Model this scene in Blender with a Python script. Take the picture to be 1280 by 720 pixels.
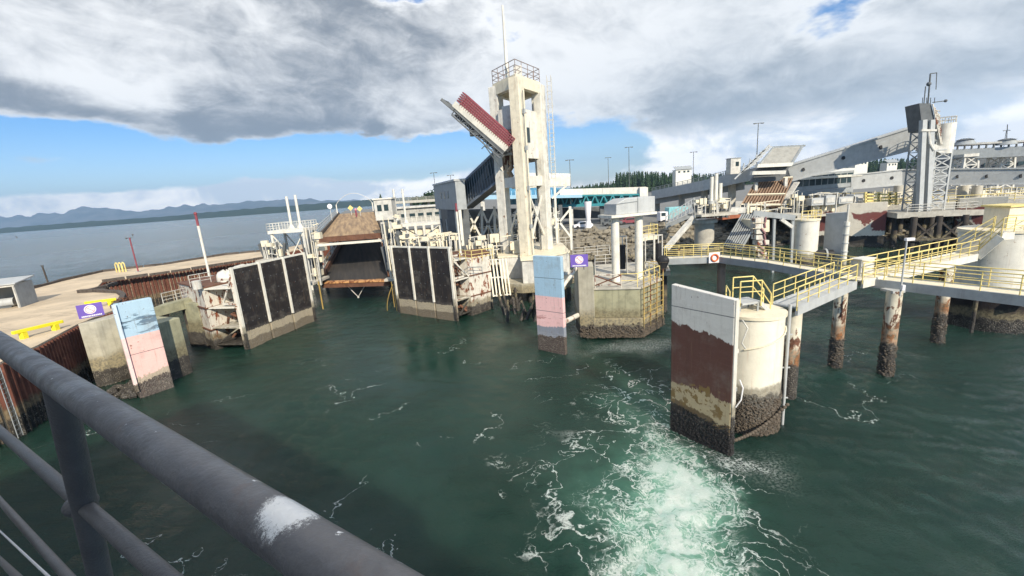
import bpy, bmesh, math, random
import numpy as np
from mathutils import Vector, Matrix, noise as mnoise
random.seed(7)
for o in list(bpy.data.objects): bpy.data.objects.remove(o)
scene = bpy.context.scene
col = scene.collection
rad = math.radians

# ---------------------------------------------------------------- camera
H = 13.0; FPX = 540.0; PITCH = rad(12.3); ROLL = rad(4.2)
Fw = Vector((0, math.cos(PITCH), -math.sin(PITCH)))
U0 = Vector((0, math.sin(PITCH), math.cos(PITCH)))
R0 = Vector((1, 0, 0))
Xc = R0*math.cos(ROLL) - U0*math.sin(ROLL)
Yc = R0*math.sin(ROLL) + U0*math.cos(ROLL)
CAM = Vector((0, 0, H))
cd = bpy.data.cameras.new('camera')
cam = bpy.data.objects.new('camera', cd); col.objects.link(cam)
m = Matrix((Xc, Yc, -Fw)).transposed().to_4x4(); m.translation = CAM
cam.matrix_world = m
cd.sensor_width = 36; cd.lens = 36*FPX/1280; cd.clip_start = 0.02; cd.clip_end = 60000
scene.camera = cam

def ray(px, py): return Fw + Xc*((px-640)/FPX) + Yc*((360-py)/FPX)
def W(px, py, z=0.0):
    """photo pixel -> world point lying at height z"""
    d = ray(px, py); return CAM + d*((z-H)/d.z)
def PY(px, py, Y):
    """photo pixel -> world point lying at distance Y"""
    d = ray(px, py); return CAM + d*(Y/d.y)
def PL(px, py, a, b):
    """photo pixel -> world point in the vertical plane through a and b"""
    n = Vector((-(b[1]-a[1]), b[0]-a[0], 0)); d = ray(px, py)
    return CAM + d*(((a[0]*n.x+a[1]*n.y))/(d.dot(n)))

# ---------------------------------------------------------------- view / light
scene.view_settings.view_transform = 'Standard'
try: scene.view_settings.look = 'None'
except Exception: pass
scene.view_settings.exposure = 0.42
scene.view_settings.gamma = 1
SUN = Vector((0.42, -1.0, 0)).normalized()*math.cos(rad(33)); SUN.z = math.sin(rad(33))
sl = bpy.data.lights.new('sun', 'SUN'); sl.energy = 5.0; sl.angle = rad(0.5); sl.color = (1.0, 0.90, 0.74)
so = bpy.data.objects.new('sun', sl); col.objects.link(so)
so.rotation_euler = SUN.to_track_quat('Z', 'Y').to_euler()

world = bpy.data.worlds.new("World"); scene.world = world; world.use_nodes = True
wt = world.node_tree; wt.nodes.clear()
class NT:
    """tiny node-graph helper"""
    def __init__(s, t): s.t = t
    def n(s, typ, **k):
        nd = s.t.nodes.new(typ)
        for a, b in k.items(): setattr(nd, a, b)
        return nd
    def l(s, a, b): s.t.links.new(a, b)
    def put(s, sock, v):
        if v is None: return
        if hasattr(v, 'is_linked') or hasattr(v, 'links'): s.l(v, sock)
        else: sock.default_value = v
    def m(s, op, a, b=None, c=None, clamp=False):
        nd = s.n('ShaderNodeMath', operation=op); nd.use_clamp = clamp
        s.put(nd.inputs[0], a); s.put(nd.inputs[1], b); s.put(nd.inputs[2], c)
        return nd.outputs[0]
    def vm(s, op, a, b=None):
        nd = s.n('ShaderNodeVectorMath', operation=op)
        s.put(nd.inputs[0], a); s.put(nd.inputs[1], b)
        return nd.outputs[0]
    def comb(s, x=0., y=0., z=0.):
        nd = s.n('ShaderNodeCombineXYZ')
        for i, v in enumerate((x, y, z)): s.put(nd.inputs[i], v)
        return nd.outputs[0]
    def sep(s, v):
        nd = s.n('ShaderNodeSeparateXYZ'); s.l(v, nd.inputs[0]); return nd.outputs
    def noise(s, vec, scale, detail=4., rough=.55, dist=0.):
        nd = s.n('ShaderNodeTexNoise'); s.l(vec, nd.inputs['Vector'])
        nd.inputs['Scale'].default_value = scale; nd.inputs['Detail'].default_value = detail
        nd.inputs['Roughness'].default_value = rough; nd.inputs['Distortion'].default_value = dist
        return nd.outputs['Fac']
    def ramp(s, v, lo, hi, a=0., b=1.):
        nd = s.n('ShaderNodeMapRange', interpolation_type='SMOOTHSTEP')
        s.put(nd.inputs[0], v)
        for i, q in zip((1, 2, 3, 4), (lo, hi, a, b)): s.put(nd.inputs[i], q)
        return nd.outputs[0]
    def mix(s, f, a, b, bt='MIX'):
        nd = s.n('ShaderNodeMix', data_type='RGBA', blend_type=bt)
        s.put(nd.inputs[0], f)
        for i, v in ((6, a), (7, b)):
            if isinstance(v, tuple): v = (*v[:3], 1)
            s.put(nd.inputs[i], v)
        return nd.outputs[2]

w = NT(wt)
sky = w.n('ShaderNodeTexSky', sky_type='NISHITA'); sky.sun_disc = False
sky.sun_elevation = rad(33); sky.sun_rotation = math.atan2(SUN.x, SUN.y)
sky.air_density = 1.0; sky.dust_density = 0.6; sky.ozone_density = 1.6
geo = w.n('ShaderNodeNewGeometry')
tc = w.n('ShaderNodeTexCoord')
dirv = tc.outputs['Generated']
dx, dy, dz = w.sep(dirv)
az = w.m('ARCTAN2', dx, dy); el = w.m('ARCSINE', dz)
def azel(px, py):
    d = ray(px, py).normalized(); return math.atan2(d.x, d.y), math.asin(d.z)
warp = w.noise(w.comb(az, w.m('MULTIPLY', el, 2.2), 0.), 3.2, 6, .62)
warp2 = w.noise(w.comb(w.m('ADD', az, 7.), w.m('MULTIPLY', el, 2.6), 3.), 4.0, 5, .6)
azw = w.m('ADD', az, w.m('MULTIPLY', w.m('SUBTRACT', warp, .5), .40))
elw = w.m('ADD', el, w.m('MULTIPLY', w.m('SUBTRACT', warp2, .5), w.ramp(el, .02, .45, .05, .30)))
def ell(px, py, rx, ry, rot=0., gain=1.):
    """soft bank of cloud centred in a sky direction; radii in radians"""
    a0, e0 = azel(px, py)
    x = w.m('SUBTRACT', azw, a0); y = w.m('SUBTRACT', elw, e0)
    c, s = math.cos(rot), math.sin(rot)
    xr = w.m('ADD', w.m('MULTIPLY', x, c/rx), w.m('MULTIPLY', y, s/rx))
    yr = w.m('ADD', w.m('MULTIPLY', x, -s/ry), w.m('MULTIPLY', y, c/ry))
    r2 = w.m('ADD', w.m('MULTIPLY', xr, xr), w.m('MULTIPLY', yr, yr))
    return w.m('MULTIPLY', w.m('EXPONENT', w.m('MULTIPLY', r2, -1.)), gain)
def addall(L):
    r = L[0]
    for q in L[1:]: r = w.m('ADD', r, q)
    return r
cv = w.comb(az, w.m('MULTIPLY', el, 1.7), 1.7)
fb = w.noise(cv, 5.5, 9, .6, .35)
fb2 = w.noise(cv, 2.2, 7, .6, .6)
fbx = w.noise(cv, 13., 8, .65, .6)
fb3 = w.noise(w.comb(w.m('ADD', az, w.m('MULTIPLY', el, .8)), w.m('MULTIPLY', el, 2.0), 9.), 6., 8, .62, .5)
body = addall([
    ell(120, 40, .70, .25, .0, 1.2), ell(380, 50, .55, .25, .0, 1.2), ell(250, 150, .42, .055, -.08, .75), ell(60, 135, .5, .07, 0, .6),
    ell(560, 70, .30, .18, 0, .8), ell(930, 90, .60, .22, .0, 1.3), ell(1150, 90, .6, .26, 0, 1.2), ell(740, 60, .30, .24, 0, 1.1),
    ell(900, 165, .30, .09, .1, .6), ell(1180, 165, .40, .07, .05, .6),
    ell(25, 203, .13, .012, 0, 2.4), ell(465, 168, .05, .016, 0, 1.6), ell(528, 160, .05, .018, .3, 1.5),
    ell(90, 252, .40, .026, 0, 1.5), ell(330, 234, .34, .032, .05, 1.8), ell(560, 226, .30, .022, .05, .9), ell(1250, 183, .16, .03, 0, 1.0), ell(820, 200, .3, .03, 0, .5),
    w.ramp(el, .62, 1.0, 0., .9)])
holes = addall([ell(220, 203, .85, .062, .0, 2.5), ell(-40, 192, .30, .05, 0, .9), ell(470, 188, .34, .060, .15, 1.9), ell(745, 178, .19, .08, 0, 2.6), ell(640, 215, .3, .03, 0, .9), ell(622, 42, .07, .06, 0, 2.6), ell(505, 0, .12, .05, 0, 2.2), ell(1060, 0, .12, .04, 0, 1.9), ell(1000, 205, .5, .02, 0, .3)])
dens = w.m('SUBTRACT', w.m('ADD', body, w.m('ADD', w.m('MULTIPLY', w.m('SUBTRACT', fb, .5), 2.3), w.m('MULTIPLY', w.m('SUBTRACT', fbx, .5), 1.2))), holes)
cover = w.ramp(dens, .05, .95)
dark = addall([
    ell(20, 110, .40, .10, 0, .45), ell(40, 10, .30, .10, 0, .45), ell(390, 60, .20, .16, .3, .5), ell(270, 158, .5, .04, -.1, .60), ell(480, 110, .2, .1, .0, .25),
    ell(820, 150, .22, .05, .1, .5), ell(900, 130, .35, .07, .2, .35), ell(1080, 150, .5, .07, 0, .35), ell(30, 203, .14, .03, 0, 1.1), ell(1240, 90, .3, .05, 0, .2), ell(470, 168, .08, .04, 0, .5)])
lightc = addall([ell(680, 110, .24, .16, .2, .8), ell(1000, 20, .7, .14, 0, .45), ell(100, 42, .13, .07, 0, 1.1), ell(330, 28, .14, .06, 0, 1.1), ell(60, 95, .3, .035, 0, .8), ell(200, 110, .12, .03, 0, .6), ell(520, 120, .1, .05, 0, .5), ell(200, 240, .9, .05, 0, .5), ell(1250, 180, .2, .04, 0, .4)])
fb4 = w.noise(w.comb(w.m('MULTIPLY', az, 1.2), w.m('MULTIPLY', el, 1.9), 5.), 11., 10, .66, .8)
thick = w.m('MULTIPLY', w.ramp(dens, .15, 1.9), 1.0)
shade = w.m('ADD', w.m('MULTIPLY', w.m('SUBTRACT', dark, lightc), .75), thick)
shade = w.m('ADD', shade, w.m('MULTIPLY', w.m('SUBTRACT', fb2, .5), 1.3))
shade = w.m('ADD', shade, w.m('MULTIPLY', w.m('SUBTRACT', fb3, .5), 2.0))
shade = w.m('ADD', shade, w.m('MULTIPLY', w.m('SUBTRACT', fb4, .5), 1.3))
shf = w.ramp(shade, .05, 1.75)
cloudc = w.mix(shf, (8.6, 8.6, 8.5), (2.15, 2.35, 2.6))
cloudc = w.mix(w.ramp(az, -.1, .5, 0., .55), cloudc, w.mix(shf, (7.3, 7.5, 7.6), (3.9, 4.4, 4.8)))
cloudc = w.mix(w.ramp(el, .13, .05), cloudc, w.mix(w.ramp(fb, .42, .60), (20., 18.6, 17.), (9.5, 10.2, 11.)))
skyt = w.mix(w.ramp(el, .01, .20), (1.10, 1.22, 1.42), (.40, .78, 1.18))
skyc = w.mix(1., sky.outputs[0], skyt, 'MULTIPLY')
allc = w.mix(w.m('MULTIPLY', cover, .97), skyc, cloudc)
bg = w.n('ShaderNodeBackground'); w.l(allc, bg.inputs[0]); bg.inputs[1].default_value = 0.10
wo = w.n('ShaderNodeOutputWorld'); w.l(bg.outputs[0], wo.inputs[0])

# ---------------------------------------------------------------- mesh helpers
SPLIT = {'pile', 'column', 'window', 'door', 'cabinet', 'stump', 'pier', 'stilt', 'shelf_frame', 'leg', 'back_post', 'guide_column', 'braced_piles', 'brace', 'fender_linkage', 'tread', 'rung', 'slat', 'vent', 'collar', 'back_frame', 'strut', 'hoop', 'edge_girder', 'baluster'}
class MB:
    def __init__(s): s.v = []; s.f = []; s.s = []
    def add(s, vs, fs, smooth=False):
        b = len(s.v); s.v += [tuple(p) for p in vs]
        for f in fs: s.f.append(tuple(b+i for i in f)); s.s.append(smooth)
        return s
    def box(s, c, sz, rz=0.):
        a, b, h = sz[0]/2, sz[1]/2, sz[2]/2; co, si = math.cos(rz), math.sin(rz)
        vs = [(c[0]+x*co-y*si, c[1]+x*si+y*co, c[2]+z) for z in (-h, h) for x, y in ((-a, -b), (a, -b), (a, b), (-a, b))]
        return s.add(vs, [(3, 2, 1, 0), (4, 5, 6, 7), (0, 1, 5, 4), (1, 2, 6, 5), (2, 3, 7, 6), (3, 0, 4, 7)])
    def prism(s, poly, z0, z1):
        n = len(poly)
        if sum(poly[i][0]*poly[(i+1) % n][1]-poly[(i+1) % n][0]*poly[i][1] for i in range(n)) < 0: poly = poly[::-1]
        vs = [(p[0], p[1], z0) for p in poly]+[(p[0], p[1], z1) for p in poly]
        return s.add(vs, [tuple(range(n))[::-1], tuple(range(n, 2*n))]+[(i, (i+1) % n, n+(i+1) % n, n+i) for i in range(n)])
    def slab(s, pts, d):
        """polygon of 3-D points pushed by vector d"""
        n = len(pts); d = Vector(d)
        vs = [Vector(p) for p in pts]; vs += [p+d for p in vs]
        return s.add(vs, [tuple(range(n)), tuple(range(n, 2*n))[::-1]]+[((i+1) % n, i, n+i, n+(i+1) % n) for i in range(n)])
    def bar(s, p, q, wd, ht=None, up=(0, 0, 1)):
        p, q = Vector(p), Vector(q); ht = ht or wd
        d = (q-p)
        if d.length < 1e-5: return s
        d.normalize(); u = Vector(up)
        if abs(d.dot(u)) > .98: u = Vector((0, 1, 0))
        sd = d.cross(u).normalized()*wd/2; u2 = sd.cross(d).normalized()*ht/2
        vs = [e+a*sd+b*u2 for e in (p, q) for a, b in ((-1, -1), (1, -1), (1, 1), (-1, 1))]
        return s.add(vs, [(0, 1, 2, 3), (7, 6, 5, 4), (1, 0, 4, 5), (2, 1, 5, 6), (3, 2, 6, 7), (0, 3, 7, 4)])
    def tube(s, p, q, r, n=8, r2=None, caps=True):
        p, q = Vector(p), Vector(q); d = q-p
        if d.length < 1e-5: return s
        d.normalize(); r2 = r if r2 is None else r2
        u = Vector((0, 0, 1)) if abs(d.z) < .9 else Vector((1, 0, 0))
        a = d.cross(u).normalized(); b = a.cross(d).normalized()
        vs = [e+(a*math.cos(2*math.pi*i/n)+b*math.sin(2*math.pi*i/n))*rr for e, rr in ((p, r), (q, r2)) for i in range(n)]
        s.add(vs, [(i, i+n, (i+1) % n+n, (i+1) % n) for i in range(n)], True)
        if caps: s.add(vs, [tuple(range(n)), tuple(range(n, 2*n))[::-1]])
        return s
    def poly(s, pts, r, n=8, caps=True):
        for a, b in zip(pts, pts[1:]): s.tube(a, b, r, n, caps=caps)
        return s
    def cyl(s, x, y, z0, z1, r, n=24, r2=None, rings=1):
        for k in range(rings):
            a = k/rings; b = (k+1)/rings; R2 = r if r2 is None else r2
            s.tube((x, y, z0+(z1-z0)*a), (x, y, z0+(z1-z0)*b), r+(R2-r)*a, n, r+(R2-r)*b, caps=(rings == 1))
        return s
    def ball(s, c, r, n=8, m_=5, sq=(1, 1, 1)):
        vs = []; fs = []
        for j in range(m_+1):
            t = math.pi*j/m_
            for i in range(n):
                a = 2*math.pi*i/n
                vs.append((c[0]+r*sq[0]*math.sin(t)*math.cos(a), c[1]+r*sq[1]*math.sin(t)*math.sin(a), c[2]+r*sq[2]*math.cos(t)))
        for j in range(m_):
            for i in range(n): fs.append((j*n+i, (j+1)*n+i, (j+1)*n+(i+1) % n, j*n+(i+1) % n))
        return s.add(vs, fs, True)
    def rock(s, c, r, rnd):
        vs = []; fs = []
        n, m_ = 6, 4; sc = (rnd.uniform(.7, 1.3), rnd.uniform(.7, 1.3), rnd.uniform(.5, .9)); ro = rnd.uniform(0, 6)
        for j in range(m_+1):
            t = math.pi*j/m_
            for i in range(n):
                a = 2*math.pi*i/n+ro; k = r*rnd.uniform(.72, 1.2) if 0 < j < m_ else r*.85
                vs.append((c[0]+k*sc[0]*math.sin(t)*math.cos(a), c[1]+k*sc[1]*math.sin(t)*math.sin(a), c[2]+k*sc[2]*math.cos(t)))
        for j in range(m_):
            for i in range(n): fs.append((j*n+i, (j+1)*n+i, (j+1)*n+(i+1) % n, j*n+(i+1) % n))
        return s.add(vs, fs)
    def islands(s):
        key = {}; par = list(range(len(s.v)))
        def find(i):
            while par[i] != i: par[i] = par[par[i]]; i = par[i]
            return i
        for i, p in enumerate(s.v):
            q = (round(p[0], 3), round(p[1], 3), round(p[2], 3))
            if q in key: par[find(i)] = find(key[q])
            else: key[q] = i
        for f in s.f:
            for j in f[1:]: par[find(j)] = find(f[0])
        grp = {}
        for f, sm in zip(s.f, s.s): grp.setdefault(find(f[0]), []).append((f, sm))
        out = []
        for L in grp.values():
            m_ = MB(); mp = {}
            for f, sm in L:
                for i in f:
                    if i not in mp: mp[i] = len(m_.v); m_.v.append(s.v[i])
                m_.f.append(tuple(mp[i] for i in f)); m_.s.append(sm)
            out.append(m_)
        return out
    def build(s, name, mat, parent=None, bevel=0., whole=False):
        if not whole and name in SPLIT:
            L = s.islands()
            if 1 < len(L) <= 60:
                for m_ in L: o = m_.build(name, mat, parent, bevel, True)
                return o
        return s.build_one(name, mat, parent, bevel)
    def build_one(s, name, mat, parent=None, bevel=0.):
        me = bpy.data.meshes.new(name)
        off = Vector((0, 0, 0)); p = parent
        while p is not None: off += p.location; p = p.parent
        me.from_pydata([(x-off.x, y-off.y, z-off.z) for x, y, z in s.v], [], s.f)
        me.polygons.foreach_set('use_smooth', s.s)
        me.update()
        bm = bmesh.new(); bm.from_mesh(me); bmesh.ops.recalc_face_normals(bm, faces=bm.faces); bm.to_mesh(me); bm.free()
        o = bpy.data.objects.new(name, me); col.objects.link(o)
        if mat: me.materials.append(mat)
        o.parent = parent
        if bevel:
            b = o.modifiers.new('bevel', 'BEVEL'); b.width = bevel; b.segments = 2; b.limit_method = 'ANGLE'; b.angle_limit = rad(40)
        return o

def tag(o, label, cat, group=None, kind=None):
    if label: o['label'] = label
    if cat: o['category'] = cat
    if group: o['group'] = group
    if kind: o['kind'] = kind
    return o
def thing(name, label, cat, loc=(0, 0, 0), group=None):
    o = bpy.data.objects.new(name, None); col.objects.link(o); o.location = loc; o.empty_display_size = .3
    return tag(o, label, cat, group)
def dup(root, loc, rz=0., label=None):
    r = root.copy(); col.objects.link(r); r.location = loc; r.rotation_euler = (0, 0, rz)
    if label: r['label'] = label
    def rec(src, dst):
        for ch in list(src.children):
            c = ch.copy(); col.objects.link(c); c.parent = dst; rec(ch, c)
    rec(root, r)
    return r
def V(p, z=None): return Vector((p[0], p[1], p[2] if z is None else z))
def lerp(a, b, t): return Vector(a)*(1-t)+Vector(b)*t

# ---------------------------------------------------------------- materials
def newmat(name):
    M_ = bpy.data.materials.new(name); M_.use_nodes = True
    t = M_.node_tree; t.nodes.clear(); k = NT(t)
    bs = k.n('ShaderNodeBsdfPrincipled'); out = k.n('ShaderNodeOutputMaterial'); k.l(bs.outputs[0], out.inputs[0])
    g = k.n('ShaderNodeNewGeometry')
    return M_, k, bs, g.outputs['Position']
def scl(k, pos, v): return k.vm('MULTIPLY', pos, v)
RUST = (.19, .062, .028)
def weathered(name, base, rough=.6, metal=0., var=.22, vs=1.3, rust=0., streak=.3, tide=None, bump=.25, rustc=RUST, barn=(.045, .04, .035), bvs=6., stain=(.20, .17, .10), growth=.7):
    """paint, concrete or steel with blotches, run-off streaks, rust and a tide line of barnacles"""
    M_, k, bs, pos = newmat(name)
    n1 = k.noise(pos, vs, 7, .62)
    n2 = k.noise(scl(k, pos, (2.4, 2.4, .16)), 1.6, 5, .6)
    n3 = k.noise(scl(k, pos, (1, 1, .55)), 1.9, 9, .68, .4)
    c = k.mix(k.ramp(n1, .35, .72), base, tuple(b*(1-var) for b in base))
    if streak: c = k.mix(k.m('MULTIPLY', k.ramp(n2, .5, .78), streak), c, tuple(b*.42+.01 for b in base))
    if rust:
        th = .74-rust*.34
        rf = k.ramp(n3, th, th+.055)
        rc = k.mix(k.ramp(k.noise(pos, 5., 4), .35, .7), rustc, tuple(b*.45 for b in rustc))
        c = k.mix(rf, c, rc)
        dr = k.m('MULTIPLY', k.ramp(k.noise(scl(k, pos, (3.5, 3.5, .22)), 1.9, 6, .6), .56, .72), min(1., rust*1.5), clamp=True)
        c = k.mix(k.m('MULTIPLY', dr, .7), c, rustc)
    ro = rough; hgt = k.noise(pos, bvs*2.2, 5, .6)
    bstr = bump
    if tide:
        z = k.sep(pos)[2]
        zz = k.m('ADD', z, k.m('MULTIPLY', k.m('SUBTRACT', k.noise(pos, 1.7, 6, .65), .5), 1.1))
        vo = k.n('ShaderNodeTexVoronoi'); k.l(pos, vo.inputs['Vector']); vo.inputs['Scale'].default_value = 11.
        spk = k.ramp(k.noise(pos, 19., 3, .6), .52, .68)
        bc = k.mix(spk, barn, (.30, .27, .22))
        bc = k.mix(k.ramp(k.noise(pos, 2.2, 4), .45, .6), bc, barn)
        st = k.ramp(zz, tide+growth*1.3, tide+growth*.6)
        c = k.mix(k.m('MULTIPLY', st, .75), c, k.mix(k.ramp(k.noise(pos, 6., 4), .4, .65), stain, (.09, .075, .045)))
        bf = k.ramp(zz, tide+.16, tide-.12)
        c = k.mix(bf, c, bc)
        hgt = k.m('ADD', k.m('MULTIPLY', hgt, .35), k.m('MULTIPLY', k.m('MULTIPLY', k.m('SUBTRACT', 1., vo.outputs['Distance']), bf), 1.6))
        wet = k.ramp(z, .75, .25)
        ro = k.m('SUBTRACT', rough, k.m('MULTIPLY', wet, rough*.55))
    k.l(c, bs.inputs['Base Color']); k.put(bs.inputs['Roughness'], ro); bs.inputs['Metallic'].default_value = metal
    bs.inputs['Specular IOR Level'].default_value = .35
    bp = k.n('ShaderNodeBump'); bp.inputs['Strength'].default_value = bstr if not tide else max(bstr, .6); bp.inputs['Distance'].default_value = .05
    k.l(hgt, bp.inputs['Height']); k.l(bp.outputs[0], bs.inputs['Normal'])
    return M_
def banded(name, bands, namp=.5, nscale=1.2, rough=.6, seams=None, speck=1.3, slope=0., scuff=None, patch=None):
    """colour bands stacked in height: paint schemes, rust and growth on the fender boards"""
    M_, k, bs, pos = newmat(name)
    x, y, z = k.sep(pos)
    lo = k.m('SUBTRACT', k.noise(pos, nscale*.5, 3, .5), .5)
    hi = k.m('SUBTRACT', k.noise(scl(k, pos, (1, 1, .45)), nscale*4.2, 9, .75), .5)
    nn = k.m('ADD', k.m('MULTIPLY', lo, .9), k.m('MULTIPLY', hi, .9))
    zs0 = k.m('ADD', z, k.m('MULTIPLY', k.m('SUBTRACT', x, 9.), -slope*2)) if slope else z
    vst = k.ramp(k.noise(scl(k, pos, (3., 3., .12)), 1.7, 6, .65), .48, .78)      # run-off
    hst = k.ramp(k.noise(scl(k, pos, (.5, .5, 5.)), 1.6, 6, .7), .50, .75)         # rubbing marks
    col_ = None
    for i, (z0, c, amp) in enumerate(bands):
        cc = k.mix(k.m('MULTIPLY', vst, .40 if max(c) < .4 else .20), c, tuple(q*.52+.005 for q in c))
        cc = k.mix(k.m('MULTIPLY', hst, .32), cc, tuple(min(.8, q*1.35+.02) for q in c))
        cc = k.mix(k.m('MULTIPLY', k.ramp(k.noise(pos, 13., 5, .7), .5, .75), .25), cc, tuple(q*.6 for q in c))
        if col_ is None: col_ = cc
        else:
            zz = k.m('ADD', zs0, k.m('MULTIPLY', nn, amp))
            col_ = k.mix(k.ramp(zz, z0-.02, z0+.03), col_, cc)
    if patch:
        z0, z1, pc, sc_, th = patch
        f = k.ramp(k.m('ADD', k.noise(pos, sc_, 9, .62), k.m('MULTIPLY', hi, .12)), th, th+.015)
        f = k.m('MULTIPLY', f, k.m('MULTIPLY', k.ramp(k.m('ADD', z, hi), z0, z0+.2), k.ramp(k.m('ADD', z, k.m('MULTIPLY', lo, 2.)), z1, z1-.2)))
        col_ = k.mix(f, col_, pc)
    if scuff:
        z0, z1, pc = scuff
        f = k.ramp(k.m('ADD', k.noise(scl(k, pos, (.55, .55, 2.4)), 1.5, 8, .7), k.m('MULTIPLY', lo, .3)), .53, .57)
        f = k.m('MULTIPLY', f, k.m('MULTIPLY', k.ramp(z, z0, z0+.3), k.ramp(z, z1, z1-.4)))
        col_ = k.mix(k.m('MULTIPLY', f, .8), col_, pc)
    gr = k.m('MULTIPLY', k.ramp(k.noise(scl(k, pos, (5., 5., .35)), 1.3, 7, .7), .55, .70), .42)
    col_ = k.mix(gr, col_, (.17, .11, .07))
    col_ = k.mix(k.m('MULTIPLY', k.ramp(k.noise(pos, .9, 8, .7), .48, .72), .30), col_, (.22, .20, .17))
    col_ = k.mix(k.m('MULTIPLY', k.ramp(k.noise(pos, 6., 3, .5), .70, .72), .8), col_, (.12, .045, .03))
    grow = k.ramp(k.m('ADD', z, k.m('MULTIPLY', nn, .6)), speck+.25, speck-.15)
    spk = k.m('MULTIPLY', k.ramp(k.noise(pos, 15., 5, .75), .50, .66), grow)
    col_ = k.mix(k.m('MULTIPLY', spk, .75), col_, (.36, .33, .27))
    vo = k.n('ShaderNodeTexVoronoi'); k.l(pos, vo.inputs['Vector']); vo.inputs['Scale'].default_value = 10.
    hs = k.m('ADD', k.m('MULTIPLY', k.noise(pos, 7., 6, .7), .18), k.m('MULTIPLY', k.m('ADD', k.m('SUBTRACT', 1., vo.outputs['Distance']), k.noise(pos, 5., 4)), grow))
    if seams:
        for zs in seams:
            sd = k.m('ABSOLUTE', k.m('SUBTRACT', k.m('ADD', z, k.m('MULTIPLY', nn, .05)), zs))
            col_ = k.mix(k.ramp(sd, .03, .015, 0., .8), col_, (.07, .08, .09))
    k.l(col_, bs.inputs['Base Color']); bs.inputs['Roughness'].default_value = rough
    bs.inputs['Specular IOR Level'].default_value = .3
    bp = k.n('ShaderNodeBump'); bp.inputs['Strength'].default_value = .8; bp.inputs['Distance'].default_value = .07
    k.l(hs, bp.inputs['Height']); k.l(bp.outputs[0], bs.inputs['Normal'])
    return M_

M = {}
M['white'] = weathered('white_paint', (.74, .71, .62), .5, var=.18, rust=.22, streak=.35, rustc=(.30, .13, .05))
M['white_tide'] = weathered('white_paint_tide', (.72, .69, .60), .5, var=.15, rust=.30, streak=.35, tide=1.7, rustc=(.33, .15, .06))
M['cream'] = weathered('cream_paint', (.78, .70, .52), .5, var=.14, rust=.2, streak=.3, rustc=(.38, .2, .08))
M['pale'] = weathered('pale_paint', (.62, .60, .54), .55, var=.3, rust=.28, streak=.45)
M['grey'] = weathered('grey_paint', (.34, .36, .36), .55, var=.2, rust=.1, streak=.35)
M['lgrey'] = weathered('light_grey_steel', (.46, .47, .46), .45, var=.15, rust=.06, streak=.25)
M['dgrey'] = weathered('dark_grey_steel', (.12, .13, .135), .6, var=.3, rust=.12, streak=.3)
M['black'] = weathered('black_rubber', (.02, .02, .022), .6, var=.3, streak=.2)
M['yellow'] = weathered('yellow_paint', (.84, .68, .26), .5, var=.3, rust=.30, streak=.35)
M['byellow'] = weathered('bright_yellow_paint', (.80, .70, .03), .5, var=.08, rust=.0, streak=.1)
M['red'] = weathered('red_paint', (.25, .06, .075), .5, var=.25, rust=.0, streak=.2)
M['pinkred'] = weathered('faded_red_paint', (.36, .19, .19), .5, var=.3, streak=.3)
M['conc'] = weathered('concrete', (.46, .43, .34), .85, var=.3, vs=.9, streak=.65, tide=1.35, growth=1.2, bump=.35, stain=(.26, .21, .11))
M['conc_dry'] = weathered('dry_concrete', (.50, .47, .40), .85, var=.28, streak=.4, bump=.3)
M['conc_olive'] = weathered('stained_concrete', (.34, .33, .22), .85, var=.35, streak=.7, tide=1.6, growth=1.2)
M['rust_wall'] = weathered('rusty_sheet_pile', (.17, .062, .04), .8, var=.45, rust=.35, streak=.65, rustc=(.28, .12, .07), tide=1.4, barn=(.02, .018, .015))
M['rust_white'] = weathered('rusted_white_steel', (.66, .62, .53), .6, var=.2, rust=.62, streak=.5, tide=1.0, rustc=(.24, .075, .035))
M['rust'] = weathered('rusty_steel', (.16, .075, .045), .8, var=.4, rust=.3, streak=.4, rustc=(.28, .13, .06))
M['timber'] = weathered('old_timber', (.10, .08, .06), .85, var=.5, vs=3., streak=.5, tide=1.2)
M['gravel'] = weathered('tan_gravel', (.58, .47, .32), .95, var=.18, vs=.35, streak=0, bump=.3, bvs=8)
M['asphalt'] = weathered('pale_asphalt', (.20, .20, .19), .9, var=.2, vs=.2, streak=0)
M['rock'] = weathered('riprap_rock', (.25, .22, .165), .9, var=.5, vs=1.1, streak=0., bump=.6, tide=.5, growth=.4)
M['kerb'] = weathered('dark_kerb', (.11, .09, .075), .9, var=.5, vs=3., streak=.2)
M['rail'] = weathered('ship_rail_paint', (.125, .122, .122), .42, var=.22, vs=9., streak=0., bump=.25, bvs=60)
M['twr_cream'] = weathered('tower_cream', (.80, .72, .55), .6, var=.22, rust=.36, streak=.6, rustc=(.36, .19, .08))
M['twr_white'] = weathered('tower_white', (.74, .71, .62), .6, var=.25, rust=.34, streak=.6, rustc=(.30, .15, .07))
M['hallwall'] = weathered('hall_wall', (.50, .48, .42), .7, var=.35, rust=.3, streak=.7)
M['teal'] = weathered('teal_paint', (.05, .26, .29), .5, var=.2, streak=.3)
M['blueglass'] = weathered('blue_panels', (.10, .27, .40), .25, var=.25, streak=.2)
M['skyblue'] = weathered('light_blue_roof', (.35, .55, .68), .5, var=.12, streak=.2)
M['plank'] = None
M['pile'] = weathered('pile_paint', (.72, .66, .52), .7, var=.3, rust=.70, streak=.7, tide=2.2, growth=1.1, stain=(.30, .13, .05), rustc=(.17, .075, .045))
M['pile_dark'] = weathered('dark_pile', (.065, .055, .047), .85, var=.5, streak=.5, tide=1.6)
M['woodslat'] = weathered('weathered_brown_slats', (.30, .20, .13), .8, var=.35, streak=.4)
M['glass'] = weathered('dark_glass', (.03, .05, .055), .12, var=.1, streak=.1, bump=.02)
M['purple'] = weathered('purple_sign', (.16, .10, .42), .5, var=.08, streak=.05, bump=.05)
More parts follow.
